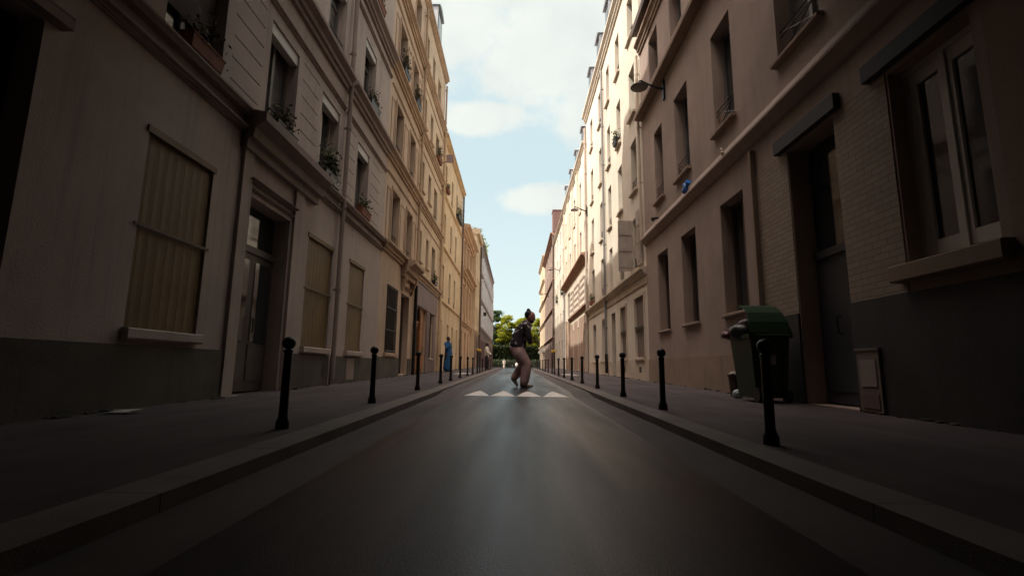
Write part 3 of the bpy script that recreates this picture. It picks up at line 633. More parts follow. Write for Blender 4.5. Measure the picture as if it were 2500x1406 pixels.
pipe(R2, 1, W, 21.75, .4, 14.7, FRG, .055, guard=1.2); pipe(R2, 1, W, 27.5, .4, 14.7, GSH, .06); pipe(R2, 1, W, 15.2, 4.6, 11, Q2t, .05)
roof_mansard(R2, 1, W, 15.1, 27.6, 15.55, 1.5, ZN, in1=1.3, h2=.6, over=-.02)
for yy in (17.2, 20.0, 22.4, 25.2): dormer(R2, 1, W, yy, 15.6, wd=.9, h=1.25, d0=.1)
for a in (18.3, 16.0):
    x = MB(); x.box(W - .04, W + .01, a, a + .24, .46, .66); x.build('cellar_vent', IRON, R2)
# ===== R3
hl = []; gg = []
for c in (30.0, 33.1, 36.1, 39.0):
    for a in (-.95, .15):
        for z0, z1 in ((7.5, 9.15), (10.45, 12.4)): hl.append((c + a, c + a + .8, z0, z1))
bw = [(28.5, 29.1, 4.2, 6.0), (31.4, 32.0, 4.2, 6.0), (34.6, 35.2, 4.2, 6.0)]
gd = [(37.4, 38.5, .35, 3.7), (28.6, 29.2, .4, 3.2), (31.8, 32.4, .4, 3.2), (34.6, 35.2, .4, 3.2)]; arch = [(37.2, 38.7, 4.3, 6.3)]
R3 = building('apartment_building', 'pale right hand building with banded masonry first floor below a heavy brown cornice', 1, 4.05, 27.6, 40.6, 14.0, Q3, hl + bw + gd + arch, depth=.22)
for q in hl: window(R3, 1, W, *q, frame='g', lod=1, depth=.2, sill=(.08, .1, .02), smat=Q3t if q[2] < 8 else Q2t)
for q in bw + arch: window(R3, 1, W, *q, frame='b', lod=1, depth=.18, glass=DKW)
for q in gd: door(R3, 1, W, *q, DKW if q[0] < 37 else Q3g, .18, leaves=1)
x = MB()
for k in range(5):
    z = 4.24 + k * .42
    for a, b in ((27.7, 28.46), (29.14, 31.36), (32.04, 34.56), (35.24, 36.9)): x.box(W - .012, W + .01, a, b, z, z + .2)
x.build('banded_masonry', mat('brown_brick_band', (0.25, 0.18, 0.145), rough=.9, var=.15, scale=3), R3)
for a, b in ((27.65, 28.9), (31.3, 31.95), (34.4, 35.0), (37.3, 37.9), (40.2, 40.55)):
    x = MB(); x.box(W - .14, W + .01, a + .02, b - .02, 7.2, 13.4); x.build('pilaster', Q3, R3)
course(R3, 'cornice', Q3t, 1, W, 27.6, 40.6, 6.75, .45, .38); course(R3, 'string_course', Q3t, 1, W, 27.6, 37.0, 3.98, .22, .2)
for a, b in ((27.62, 28.58), (29.22, 31.78), (32.42, 34.58), (35.22, 36.8)):
    x = MB(); x.box(W - .02, W + .01, a, b, -.1, 3.7); x.build('faded_base', Q3g, R3)
course(R3, 'roof_cornice', Q3, 1, W, 27.6, 40.6, 13.6, .42, .26)
roof_mansard(R3, 1, W, 27.6, 40.6, 14.0, 1.2, ZN, in1=1.2, h2=.5)
for yy in (28.6, 31.9, 35.2, 38.6): dormer(R3, 1, W, yy, 14.05, wd=.85, h=1.1, d0=.1)
for yy in (36.95, 38.95):
    x = MB(); x.box(W - .16, W + .01, yy - .12, yy + .12, .1, 4.2); x.build('portal_pilaster', Q3g, R3)
pipe(R3, 1, W, 40.5, .4, 13.6, FRG, .06)
# ===== R4
hl = [(y, y + .8, a, b) for y in (42.0, 44.6, 47.6, 50.2) for a, b in ((3.9, 5.5), (6.9, 8.6), (9.6, 11.0), (11.9, 13.2))] + [(43.0, 44.0, .4, 3.0), (46.0, 47.0, .4, 3.0), (49.0, 50.0, .4, 3.0)]
R4 = building('apartment_building', 'plain ivory building on the right beside the tall brown party wall', 1, 4.05, 40.6, 52, 13.9, Q4, hl, depth=.2)
for q in hl[:-3]: window(R4, 1, W, *q, frame='g', lod=1, depth=.18, rail=(.4, 'h'))
for q in hl[-3:]: door(R4, 1, W, *q, GDR, .15, leaves=1)
course(R4, 'roof_cornice', Q2t, 1, W, 40.6, 52, 13.6, .3, .22); roof_low(R4, 1, W, 40.6, 52, 13.95, 1.2, ZN)
chimney(R4, W + .7, 42.6, 14.0, .5, 1.0, 1.1, Q2); chimney(R4, W + .4, 47.5, 14.0, .4, 1.0, .8, Q2)
# ===== R5
hl = [(y, y + 1.1, a, b) for y in (54, 57.2, 60.4, 63.6, 66.8) for a, b in ((4.2, 6.2), (7.4, 9.4), (10.4, 12.2), (13.0, 14.5))] + [(y, y + 1.4, .4, 3.2) for y in (54, 58, 62, 66)]
R5 = building('apartment_building', 'tall reddish brown building on the right with brown roof and high party wall', 1, 4.05, 52, 70, 15.1, Q5, hl, depth=.2)
for q in hl[:-4]: window(R5, 1, W, *q, frame='b', lod=1, depth=.18)
for q in hl[-4:]: door(R5, 1, W, *q, DKW, .15)
for z in (3.7, 6.8, 9.9): course(R5, 'string_course', Q3t, 1, W, 52, 70, z, .16, .2)
course(R5, 'roof_cornice', Q3t, 1, W, 52, 70, 14.8, .4, .45)
roof_mansard(R5, 1, W, 53.6, 70, 15.2, 1.6, RT, in1=.9, h2=1.2, over=.05)
x = MB(); x.box(W - .15, W + 8, 52.0, 53.5, 15.1, 17.6); x.box(W - .2, W + 8.1, 51.95, 53.55, 17.6, 17.72); x.build('party_wall', RT, R5)
pipe(R5, 1, W, 52.2, .4, 15, FRB, .12, d=.12)
# ===== R6
hl = [(y, y + 1.0, a, b) for y in (72, 75, 78, 81) for a, b in ((4.2, 6.0), (7.2, 9.2), (10.4, 12.2), (13.4, 15.2))]
R6 = building('apartment_building', 'pale stone building with projecting floor bands, last on the right', 1, 4.05, 70, 84, 16.8, Q6, hl, depth=.2)
for q in hl: window(R6, 1, W, *q, frame='g', lod=1, depth=.18)
for z in (3.5, 6.6, 9.8, 12.9): course(R6, 'balcony_band', Q6, 1, W, 70, 84, z, .35, .3)
course(R6, 'roof_cornice', Q6, 1, W, 70, 84, 16.4, .5, .35)
roof_mansard(R6, 1, W, 70, 84, 16.9, 1.2, ZN)
x = MB(); x.box(W - .35, W + .01, 70.5, 75, 2.7, 3.3); x.build('shop_awning', FRW, R6)

# added masses out of view, blocking sky light so the near street goes dark
PS = plaster('dark_blocker_render', (0.07, 0.06, 0.055))  # kept dark so the added blocks bounce little light
PB = thing('sky_blocker', 'unseen blocks added over and behind the viewpoint to darken the near street', 'building', (0, 0, 0))
x = MB(); x.box(-4.03, 4.03, -12, 4.95, 4.98, 8.6); x.build('overhead_blocker', PS, PB)
x = MB(); x.box(-4.02, 4.02, 4.952, 6.1, 6.0, 8.5); x.build('forward_blocker', PS, PB)
x = MB(); x.box(-4.03, 4.03, -12.4, -12.02, -.4, 8.6); x.build('end_wall', PS, PB)

# ------------------------------------------------------------------ bollards
def make_bollard():
    t = thing('bollard', 'x', 'bollard', (0, 0, 0)); h = .70
    b = MB(); b.lathe([(.052, -.05), (.052, .05), (.040, .07), (.034, .1), (.031, h - .13), (.036, h - .125), (.036, h - .11), (.026, h - .1)], n=16); b.build('post', IRON, t, smooth=True)
    b = MB(); b.ball((0, 0, h - .052), .052, 3, (1, 1, .98)); b.build('ball_top', IRON, t, smooth=True); return t
def make_tall():
    t = thing('tall_bollard', 'x', 'bollard', (0, 0, 0)); h = 1.12
    b = MB(); b.lathe([(.05, -.05), (.05, .05), (.036, .07), (.032, h - .14), (.03, h - .13)], n=14); b.build('post', IRON, t, smooth=True)
    b = MB(); b.lathe([(.034, h - .128), (.055, h - .09), (.058, h - .05), (.04, h - .01), (.01, h)], n=14); b.build('yellow_top', mat('yellow_reflector', (0.75, 0.50, 0.06), rough=.5, var=.1), t, smooth=True); return t
ords = ['nearest', 'second', 'third', 'fourth', 'fifth', 'sixth', 'seventh', 'eighth', 'ninth', 'tenth', 'eleventh', 'twelfth', 'thirteenth', 'fourteenth']
bol = make_bollard(); used = False
for s, ys in ((-1, [3.88, 6.25, 9.1, 11.85, 13.7, 16.0, 18.4, 20.6, 26.5, 29.0, 32.2, 35.4]), (1, [3.42, 5.86, 8.0, 10.5, 12.9, 15.25, 17.7, 20.0, 26.5, 29.2, 31.9, 35.6, 39.5])):
    side = 'left' if s < 0 else 'right'; grp = f'black ball topped bollards along the {side} kerb'
    for i, y in enumerate(ys):
        lab = f'black ball topped bollard, {ords[i]} along the {side} pavement counted from the foreground'
        loc = (s * (1.79 if s < 0 else 1.71), y, pz(y))
        if s > 0 and i == 0: lab = 'black ball topped bollard on the right pavement in front of the green bin'
        if not used: bol.location = loc; bol['label'] = lab; bol['group'] = grp; used = True
        else: dup(bol, loc, lab, grp)
tb = make_tall(); used = False
for s in (-1, 1):
    for i, y in enumerate((22.6, 24.1)):
        side = 'left' if s < 0 else 'right'; lab = f'tall yellow topped post on the {side} kerb, {"nearer" if i == 0 else "farther"} of its pair'
        loc = (s * 1.75, y, pz(y))
        if not used: tb.location = loc; tb['label'] = lab; tb['group'] = 'yellow topped posts at the crossing'; used = True
        else: dup(tb, loc, lab, 'yellow topped posts at the crossing')

# ------------------------------------------------------------------ wall lamps
def lamp(y, z, label, reach=.7, hd=.24):
    t = thing('street_lamp', label, 'street lamp', (4.05, y, z), 'wall mounted street lamps on the right'); X = 4.05
    b = MB(); b.box(X - .05, X - .002, y - .06, y + .06, z - .32, z + .25); b.build('wall_plate', IRON, t)
    b = MB(); b.tube([(X - .05, y, z), (X - .2, y, z + .02), (X - .45, y, z + .13), (X - reach + .05, y, z + .24), (X - reach, y, z + .22), (X - reach, y, z + .15)], [.035, .032, .028, .026, .026, .03], 8); b.build('arm', IRON, t, smooth=True)
    c = (X - reach, y, z + .02)
    b = MB(); b.lathe([(hd * .97, 0), (hd, .015), (hd * .98, .035), (hd * .75, .065), (hd * .35, .09), (.05, .15)], c, 28); b.build('lamp_head', mat('grey_lamp_paint', (0.06, 0.06, 0.065), rough=.4, var=.1), t, smooth=True)
    b = MB(); b.lathe([(hd * .5, -.012), (hd * .85, -.009), (hd * .95, -.002)], c, 28); b.build('lens', mat('lamp_lens', (0.16, 0.14, 0.13), rough=.25, var=.1), t, smooth=True)
lamp(12.65, 8.27, 'black disc street lamp on a curved arm, largest and nearest, on the dark beige wall')
lamp(27.4, 9.55, 'disc street lamp fixed at the edge of the tall cream building', reach=.75)
lamp(45.4, 9.6, 'small street lamp on the ivory wall above the brown cornice line', reach=.9)
lamp(62.0, 9.7, 'most distant wall lamp, silhouetted on the reddish brown building', reach=.9)

# ------------------------------------------------------------------ flower boxes
def foliage(m, c, sx, sy, sz, n, leaf=.05, rnd=random):
    for _ in range(n):
        p = Vector((rnd.gauss(0, .45) * sx, rnd.gauss(0, .45) * sy, rnd.gauss(0, .4) * sz)) + Vector(c)
        a = Vector((rnd.uniform(-1, 1), rnd.uniform(-1, 1), rnd.uniform(-1, 1))).normalized(); b = a.cross(Vector((rnd.uniform(-1, 1), rnd.uniform(-1, 1), rnd.uniform(-.5, 1)))).normalized()
        l = leaf * rnd.uniform(.6, 1.3); m.face([p - a * l, p + b * l * .45, p + a * l, p - b * l * .45])
def flower_box(side, W, y0, y1, z, label, mbox=TER, mleaf=LEAF, n=260, hgt=.28, drop=0, d=.12, leaf=.045):
    t = thing('flower_box', label, 'flower box', (side * (W - d), (y0 + y1) / 2, z), 'flower boxes on window sills'); X = side * (W - d)
    b = MB(); b.hexa([(X - .07, y0, z), (X + .07, y0, z), (X + .07, y1, z), (X - .07, y1, z), (X - .09, y0 - .02, z + .17), (X + .09, y0 - .02, z + .17), (X + .09, y1 + .02, z + .17), (X - .09, y1 + .02, z + .17)]); b.box(X - .1, X + .1, y0 - .03, y1 + .03, z + .172, z + .19); b.build('planter', mbox, t)
    b = MB(); foliage(b, (X, (y0 + y1) / 2, z + .2 + hgt / 2 - drop), .12, (y1 - y0) * .55, hgt, n, leaf); b.build('plant', mleaf, t, recalc=False)
flower_box(-1, W, 5.35, 5.95, 4.37, 'terracotta flower box under the half lowered roller shutter', n=120, mleaf=LEAFD, d=.04)
flower_box(-1, W, 7.5, 8.2, 4.37, 'dark flower box with dry plants on the window over the carved doorway', mbox=IRON, n=240, mleaf=LEAFD, d=.03)
flower_box(-1, W, 9.5, 10.3, 4.37, 'dark flower box with leafy green plants beside the drainpipe', mbox=IRON, n=500, hgt=.42, d=.06)
flower_box(-1, W, 11.9, 12.6, 4.37, 'terracotta flower box on the last grooved first floor window', n=160, d=.06)
flower_box(-1, W, 11.95, 12.7, 7.36, 'flower box with wiry plants on the second floor of the grey beige house', mbox=IRON, n=240, mleaf=LEAFD)
flower_box(-1, W, 11.95, 12.7, 10.45, 'brown flower box on the third floor of the grey beige house', n=200, mleaf=LEAFD)
flower_box(-1, W, 15.3, 16.0, 10.48, 'dark overflowing plants on a third floor sill, nearer of two on the ochre building', mbox=IRON, n=520, hgt=.5, mleaf=LEAFD)
flower_box(-1, W, 17.35, 18.05, 10.48, 'dark overflowing plants on a third floor sill, farther of two on the ochre building', mbox=IRON, n=520, hgt=.5, mleaf=LEAFD)
flower_box(-1, W, 22.8, 23.6, 10.6, 'pinkish planter crowded with dry plants high on the sand building', n=420, hgt=.5, mleaf=LEAFD)
flower_box(-1, W, 26.1, 26.8, 10.2, 'red flower box on the top floor of the yellow building', n=200)
flower_box(-1, W, 31.2, 33.6, 10.35, 'bushy dark plants at the far top corner of the yellow building', mbox=IRON, n=600, hgt=.6, mleaf=LEAFD)
flower_box(-1, W, 22.85, 23.5, 4.4, 'small dark window box above the mauve shopfront', mbox=IRON, n=200)
flower_box(1, W, 18.35, 18.9, 9.45, 'small dark plant pot on a sunlit third floor sill of the cream building', mbox=IRON, n=160)
flower_box(1, W, 42.1, 42.8, 6.85, 'dark plant on the nearer middle window of the ivory building', mbox=IRON, n=260, hgt=.5)
flower_box(1, W, 47.7, 48.3, 6.85, 'dark plant on the farther middle window of the ivory building', mbox=IRON, n=260, hgt=.5)
flower_box(1, W, 25.3, 25.9, 3.86, 'small reddish flower box on first floor near the drainpipe of the cream building', n=160)
t = thing('satellite_dish', 'square pinkish dish panel sticking out over the street from the sand building', 'satellite dish', (-3.8, 24.1, 11.2))
b = MB(); b.box(-3.72, -3.35, 24.1, 24.13, 11.0, 11.45); b.build('panel', mat('faded_plastic', (0.32, 0.23, 0.21), rough=.7), t)
b = MB(); b.tube([(-4.05, 24.1, 10.9), (-3.7, 24.14, 11.1), (-3.55, 24.14, 11.2)], .02, 6); b.build('bracket', IRON, t)

# roof plants on the last left block
b = MB(); foliage(b, (-4.1, 54.5, 13.9), .5, 5.5, 1.1, 2600, .16)
o = b.build('rooftop_shrubs', mat('yellow_green_leaves', (0.22, 0.26, 0.03), rough=.7, var=.45, scale=1.5), recalc=False); tag(o, 'yellow green shrubs spilling over the roof edge of the taupe block', 'shrub')

# ------------------------------------------------------------------ wheelie bin and rubbish (right)
GRNP = mat('dark_green_plastic', (0.012, 0.04, 0.014), rough=.42, var=.2, scale=3, bump=.1)
BLKP = mat('black_plastic', (0.012, 0.012, 0.012), rough=.35, var=.2)
bx, by = 3.60, 7.35; bz = pz(by)
t = thing('wheelie_bin', 'large dark green wheelie bin with open lid overflowing with rubbish, by the slate door', 'bin', (bx, by, bz))
b = MB(); hw, hd = .22, .27; tw, td = .275, .35
b.hexa([(bx - hw, by - hd, bz + .06), (bx + hw, by - hd, bz + .06), (bx + hw, by + hd, bz + .06), (bx - hw, by + hd, bz + .06), (bx - tw, by - td + .04, bz + .9), (bx + tw, by - td + .04, bz + .9), (bx + tw, by + td, bz + .9), (bx - tw, by + td, bz + .9)])
for k in (-1, 0, 1): b.hexa([(bx + k * .15 - .02, by - hd - .012, bz + .12), (bx + k * .15 + .02, by - hd - .012, bz + .12), (bx + k * .15 + .02, by - hd, bz + .12), (bx + k * .15 - .02, by - hd, bz + .12), (bx + k * .18 - .02, by - td + .022, bz + .8), (bx + k * .18 + .02, by - td + .022, bz + .8), (bx + k * .18 + .02, by - td + .06, bz + .8), (bx + k * .18 - .02, by - td + .06, bz + .8)])
b.build('bin_body', GRNP, t)
b = MB(); b.box(bx - tw - .035, bx + tw + .035, by - td - .0, by + td + .035, bz + .9, bz + .955); b.build('rim', GRNP, t)
b = MB(); b.tube([(bx - .24, by - td - .06, bz + .93), (bx + .24, by - td - .06, bz + .93)], .016, 8)
for k in (-.24, -.08, .08, .24): b.tube([(bx + k, by - td - .06, bz + .93), (bx + k, by - td + .02, bz + .9)], .014, 6)
b.build('handle', GRNP, t)
b = MB()      # lid hinged at the handle side, resting half open on the bags
L0 = Vector((bx, by - td, bz + .97)); n = 6; prev = None
prof = [(0, 0), (.05, .16), (.14, .3), (.27, .40), (.42, .44), (.52, .42)]
for (a, c), (a2, c2) in zip(prof[:-1], prof[1:]):
    w0 = .305 - .16 * c; w1 = .305 - .16 * c2
    b.hexa([(bx - w0, L0.y + a, L0.z + c - .03), (bx + w0, L0.y + a, L0.z + c - .03), (bx + w1, L0.y + a2, L0.z + c2 - .03), (bx - w1, L0.y + a2, L0.z + c2 - .03),
            (bx - w0, L0.y + a, L0.z + c), (bx + w0, L0.y + a, L0.z + c), (bx + w1, L0.y + a2, L0.z + c2), (bx - w1, L0.y + a2, L0.z + c2)])
b.build('lid', mat('green_plastic_lid', (0.013, 0.045, 0.017), rough=.45, var=.15), t)
for sx in (-.2, .2):
    b = MB()
    pr = [(.1, -.03), (.1, .03), (.085, .04), (.03, .045)]
    i0 = len(b.v); nn = 14
    b.tube([(bx + sx - .03, by - hd - .02, bz + .1), (bx + sx + .03, by - hd - .02, bz + .1)], .1, 16); b.build('wheel', BLKP, t, smooth=True)
b = MB(); b.box(bx - .03, bx + .05, by - td + .015, by - td + .02, bz + .52, bz + .66)
b.build('sticker', mat('grey_sticker', (0.3, 0.3, 0.28), rough=.6), t)
o = MB(); rr_ = random.Random(3)
o.ball((bx - .2, by + .05, bz + 1.0), .2, 3, (1, 1, .7), .12, rr_); tag(o.build('rubbish_bag', BLKP, smooth=True), 'black rubbish bag bulging out of the open green bin', 'rubbish bag')
o = MB(); o.ball((bx - .36, by + .22, bz + .97), .1, 2, (1.1, 1, .7), .25, rr_); tag(o.build('rubbish_bag', mat('dark_red_plastic', (0.10, 0.015, 0.015), rough=.4)), 'small dark red bag hanging over the rim of the bin', 'rubbish bag')
o = MB(); o.ball((bx - .1, by + .2, bz + 1.12), .12, 2, (1, 1, .8), .25, rr_); tag(o.build('crumpled_packaging', mat('grey_packaging', (0.22, 0.2, 0.19), rough=.7)), 'crumpled grey packaging on top of the bin bags', 'packaging')
cx, cy = 3.66, 8.35; cz = pz(cy)
t = thing('waste_basket', 'small brown waste basket with papers standing behind the green bin', 'waste basket', (cx, cy, cz))
b = MB(); b.lathe([(.09, 0), (.12, .33), (.13, .335), (.13, .36), (.115, .36), (.11, .3), (.01, .3)], (cx, cy, cz), 18); b.build('basket', mat('brown_wicker', (0.10, 0.065, 0.045), rough=.8, bump=.6, bscale=40), t, smooth=True)
b = MB(); b.ball((cx, cy, cz + .37), .1, 2, (1, 1, .4), .4, rr_); b.build('papers', mat('crumpled_paper', (0.4, 0.37, 0.33), rough=.8), t)
o = MB(); o.ball((3.52, 8.0, pz(8) + .06), .075, 3, (1, .9, .95), .22, rr_); tag(o.build('plastic_bag', mat('pale_blue_plastic_bag', (0.42, 0.50, 0.55), rough=.4)), 'small knotted pale blue plastic bag on the ground by the green bin', 'plastic bag')
CAB = thing('meter_cabinet', 'narrow wall meter cabinet with pale panel in the slate base', 'cabinet', (4.0, 5.67, .12))
b = MB(); b.box(3.99, 4.014, 5.5, 5.85, .14, .82); b.box(3.98, 4.014, 5.48, 5.87, .822, .85); b.build('housing', mat('brown_grey_enamel', (0.20, 0.165, 0.135), rough=.6), CAB)
b = MB(); b.box(3.982, 3.99, 5.55, 5.8, .42, .72); b.build('panel', mat('pale_panel', (0.33, 0.28, 0.25), rough=.6), CAB)
b = MB(); b.box(3.982, 3.99, 5.54, 5.81, .18, .34); b.build('lower_panel', mat('rosy_panel', (0.2, 0.13, 0.12), rough=.6), CAB)
b = MB()
for k in range(3):
    b.hexa([(-3.85 + k * .01, 4.7 + k * .05, pz(4.7) + .002), (-3.62, 4.68 + k * .05, pz(4.7) + .002), (-3.6, 4.75 + k * .05, pz(4.7) + .01), (-3.83, 4.78 + k * .05, pz(4.7) + .004), (-3.85, 4.7 + k * .05, pz(4.7) + .01 + k * .01), (-3.62, 4.68 + k * .05, pz(4.7) + .02), (-3.6, 4.75 + k * .05, pz(4.7) + .035), (-3.83, 4.78 + k * .05, pz(4.7) + .012)])
tag(b.build('paper_litter', mat('litter_paper', (0.6, 0.57, 0.53), rough=.8)), 'crumpled white paper lying on the left pavement by the wall', 'litter')
b = MB(); rd = random.Random(21)
for sd_ in (-1, 1):
    yy = 3.0
    while yy < 34:
        yy += rd.expovariate(1 / .32); r0 = rd.uniform(.015, .05)
        if sd_ > 0 and 5.85 < yy < 7.1 or sd_ < 0 and 7.0 < yy < 8.5: continue
        b.ball((sd_ * (4.03 - rd.random() ** 2 * .12), yy, pz(yy) + r0 * .15), r0, 1, (rd.uniform(.6, 1.4), rd.uniform(1, 3.2), .45), .5, rd)
o = b.build('gutter_debris', mat('dark_debris', (0.035, 0.03, 0.02), rough=.95, var=.5, scale=9)); tag(o, 'dark dirt and weeds gathered along the foot of both walls', 'debris'); o['kind'] = 'stuff'
# little wall pieces on the right ledge
b = MB(); BX, BY, BZ = 3.93, 10.98, 4.78
b.tube([(BX, BY - .14, BZ + .08), (BX, BY - .05, BZ + .01), (BX, BY + .13, BZ - .07)], [.07, .035, .075], 8); b.tube([(BX, BY + .11, BZ + .09), (BX, BY, BZ), (BX, BY - .04, BZ - .12)], [.05, .035, .03], 8)
tag(b.build('wall_ornament', mat('bright_blue_enamel', (0.01, 0.14, 0.5), rough=.4), smooth=True), 'small bright blue figure fixed on the ledge of the right wall', 'ornament')
b = MB(); b.tube([(3.93, 8.93, 4.6), (3.9, 8.9, 4.68), (3.9, 8.95, 4.76), (3.94, 9.03, 4.82)], [.015, .03, .03, .012], 8)
tag(b.build('wall_hook', mat('white_ceramic', (0.6, 0.52, 0.42), rough=.4), smooth=True), 'small white crescent shaped fitting on the ledge of the right wall', 'fitting')
b = MB(); b.tube([(4.0, 13.5, 4.82), (3.9, 13.5, 4.8), (3.82, 13.5, 4.76)], [.03, .035, .07], 10)
tag(b.build('wall_horn', IRON, smooth=True), 'small grey horn shaped fitting above the ledge near the end of the right wall', 'fitting')
t = thing('wall_sign', 'dark bracket sign on the taupe block at the far left', 'sign', (-3.66, 51, 5))
b = MB(); b.tube([(-3.66, 51, 6.1), (-3.2, 51, 6.1)], .03, 6); b.build('bracket', IRON, t); b = MB(); b.box(-3.6, -3.15, 50.97, 51.03, 5.8, 6.2); b.build('board', IRON, t)
t = thing('street_sign_post', 'thin white post with white round sign at the far end of the right pavement', 'sign', (2.2, 44, pz(44)))
b = MB(); b.tube([(2.2, 44, pz(44)), (2.2, 44, pz(44) + 1.25)], .05, 8); b.build('post', FRW, t)
b = MB(); b.tube([(2.12, 43.93, pz(44) + 1.4), (2.12, 43.9, pz(44) + 1.4)], .18, 16); b.build('sign_disc', FRW, t)

# ------------------------------------------------------------------ people
def skin_obj(name, nodes, edges, m, parent=None, sub=1, voxel=None, extra=None, front=Vector((1, 0, 0)), it=3):
    """one continuous surface grown round a jointed skeleton; nodes {key:(x,y,z,r)}, r may be (front, side)"""
    b = MB(); n = 14; front = Vector(front).normalized()
    def rr(k):
        r = nodes[k][3]; return r if isinstance(r, (tuple, list)) else (r, r)
    for p, q in edges:
        P, Q = Vector(nodes[p][:3]), Vector(nodes[q][:3]); d = (Q - P); L = d.length; d.normalize()
        fa = front - d * front.dot(d)
        if fa.length < .15: fa = Vector((0, 0, 1)) - d * d.z
        fa.normalize(); sb = d.cross(fa).normalized(); (pf, ps), (qf, qs) = rr(p), rr(q); i0 = len(b.v); K = []
        for t in (-1, -.85, -.5, 0): cc = math.sqrt(max(0, 1 - t * t)); K.append((P + d * t * min(pf, ps), pf * max(cc, .02), ps * max(cc, .02)))
        for t in (.33, .66): K.append((P + d * L * t, pf + (qf - pf) * t, ps + (qs - ps) * t))
        for t in (0, .5, .85, 1): cc = math.sqrt(max(0, 1 - t * t)); K.append((Q + d * t * min(qf, qs), qf * max(cc, .02), qs * max(cc, .02)))
        for c, r1, r2 in K:
            for j in range(n):
                a = 2 * math.pi * j / n; b.v.append(tuple(c + fa * math.cos(a) * r1 + sb * math.sin(a) * r2))
        for k in range(len(K) - 1):
            for j in range(n): b.f.append((i0 + k * n + j, i0 + k * n + (j + 1) % n, i0 + (k + 1) * n + (j + 1) % n, i0 + (k + 1) * n + j))
        b.f.append(tuple(i0 + j for j in reversed(range(n)))); b.f.append(tuple(i0 + (len(K) - 1) * n + j for j in range(n)))
    for e in (extra or []):
        i0 = len(b.v); b.v += [tuple(p) for p in e.v]; b.f += [tuple(i0 + k for k in f) for f in e.f]
    ob = b.build(name, m, parent)
    rm = ob.modifiers.new('rm', 'REMESH'); rm.mode = 'VOXEL'; rm.voxel_size = voxel or .012
    sm = ob.modifiers.new('sm', 'SMOOTH'); sm.iterations = it; sm.factor = .5
    dg = bpy.context.evaluated_depsgraph_get(); m3 = bpy.data.meshes.new_from_object(ob.evaluated_get(dg)); ob.modifiers.clear(); ob.data = m3
    m3.polygons.foreach_set('use_smooth', [True] * len(m3.polygons)); m3.materials.clear(); m3.materials.append(m)
    return ob
def head_mesh(c, face, up=Vector((0, 0, 1)), s=1.0):
    """egg head with brow, nose, chin and ears; face = unit vector the face looks along"""
    f = face.normalized(); r = f.cross(up).normalized(); u_ = r.cross(f).normalized(); b = MB(); c = Vector(c)
    def P(a, bb, cc): return c + f * a * s + r * bb * s + u_ * cc * s
    bm = bmesh.new(); bmesh.ops.create_icosphere(bm, subdivisions=3, radius=1); bm.verts.ensure_lookup_table()
    for q in bm.verts:
        x, y, z = q.co; zz = z * .118; k = 1 - .28 * max(0, -z) ** 1.5; ff = x * .098 * k + (.012 if (x > 0 and z < -.2) else 0); b.v.append(tuple(P(ff, y * .075 * k, zz)))
    b.f += [tuple(q.index for q in f_.verts) for f_ in bm.faces]; bm.free()
    e = MB(); e.v = list(b.v); e.f = list(b.f)
    def bl(a, bb, cc, rr, sc): 
        i = len(e.v); tb = MB(); tb.ball((0, 0, 0), rr, 2)
        for vx in tb.v: e.v.append(tuple(P(a + vx[0] * sc[0], bb + vx[1] * sc[1], cc + vx[2] * sc[2])))
        e.f.extend(tuple(i + k for k in ff) for ff in tb.f)
    bl(.104, 0, -.012, .016, (1.1, .9, 1.7)); bl(.09, 0, .03, .02, (.7, 2.2, .6)); bl(.085, 0, -.062, .018, (.9, 1.4, .45)); bl(.08, 0, -.095, .02, (.9, 1.3, .9))
    for sg in (-1, 1): bl(0, sg * .077, -.005, .026, (.7, .35, 1.2)); bl(.07, sg * .04, -.03, .022, (.8, 1, 1.1))
    return e
def add_hand(nodes, edges, wrist_key, key, d, side, curl=.5, s=1.0):
    """palm + five finger chains growing from a wrist; d = direction, side = vector across the palm towards the thumb"""
    w_ = Vector(nodes[wrist_key][:3]); d = Vector(d).normalized(); sv = Vector(side); sv = (sv - d * sv.dot(d)).normalized(); nrm = d.cross(sv).normalized()
    pk = key + 'p'; nodes[pk] = (*(w_ + d * .05 * s), .026 * s); edges.append((wrist_key, pk))
    for i, (off, ln) in enumerate(((.028, .07), (.009, .08), (-.01, .075), (-.028, .058))):
        a = w_ + d * .085 * s + sv * off * s; k0 = f'{key}f{i}a'; nodes[k0] = (*a, .0105 * s); edges.append((pk, k0))
        dd = (d + nrm * curl * .5).normalized(); b_ = a + dd * ln * .5 * s; k1 = f'{key}f{i}b'; nodes[k1] = (*b_, .009 * s); edges.append((k0, k1))
        dd = (d * (1 - curl * .6) + nrm * curl).normalized(); c_ = b_ + dd * ln * .5 * s; k2 = f'{key}f{i}c'; nodes[k2] = (*c_, .0075 * s); edges.append((k1, k2))
    a = w_ + d * .035 * s + sv * .034 * s; nodes[key + 't0'] = (*a, .012 * s); edges.append((pk, key + 't0'))
    b_ = a + (d * .7 + sv * .8).normalized() * .035 * s; nodes[key + 't1'] = (*b_, .010 * s); edges.append((key + 't0', key + 't1'))
    c_ = b_ + (d + nrm * .4).normalized() * .028 * s; nodes[key + 't2'] = (*c_, .008 * s); edges.append((key + 't1', key + 't2'))

SKN = mat('skin_tan', (0.50, 0.22, 0.19), rough=.55, var=.06); SKD = mat('skin_dark', (0.06, 0.03, 0.02), rough=.5, var=.06)
HAIR = mat('black_hair', (0.012, 0.010, 0.011), rough=.5, var=.2, scale=40, bump=.6, bscale=80)
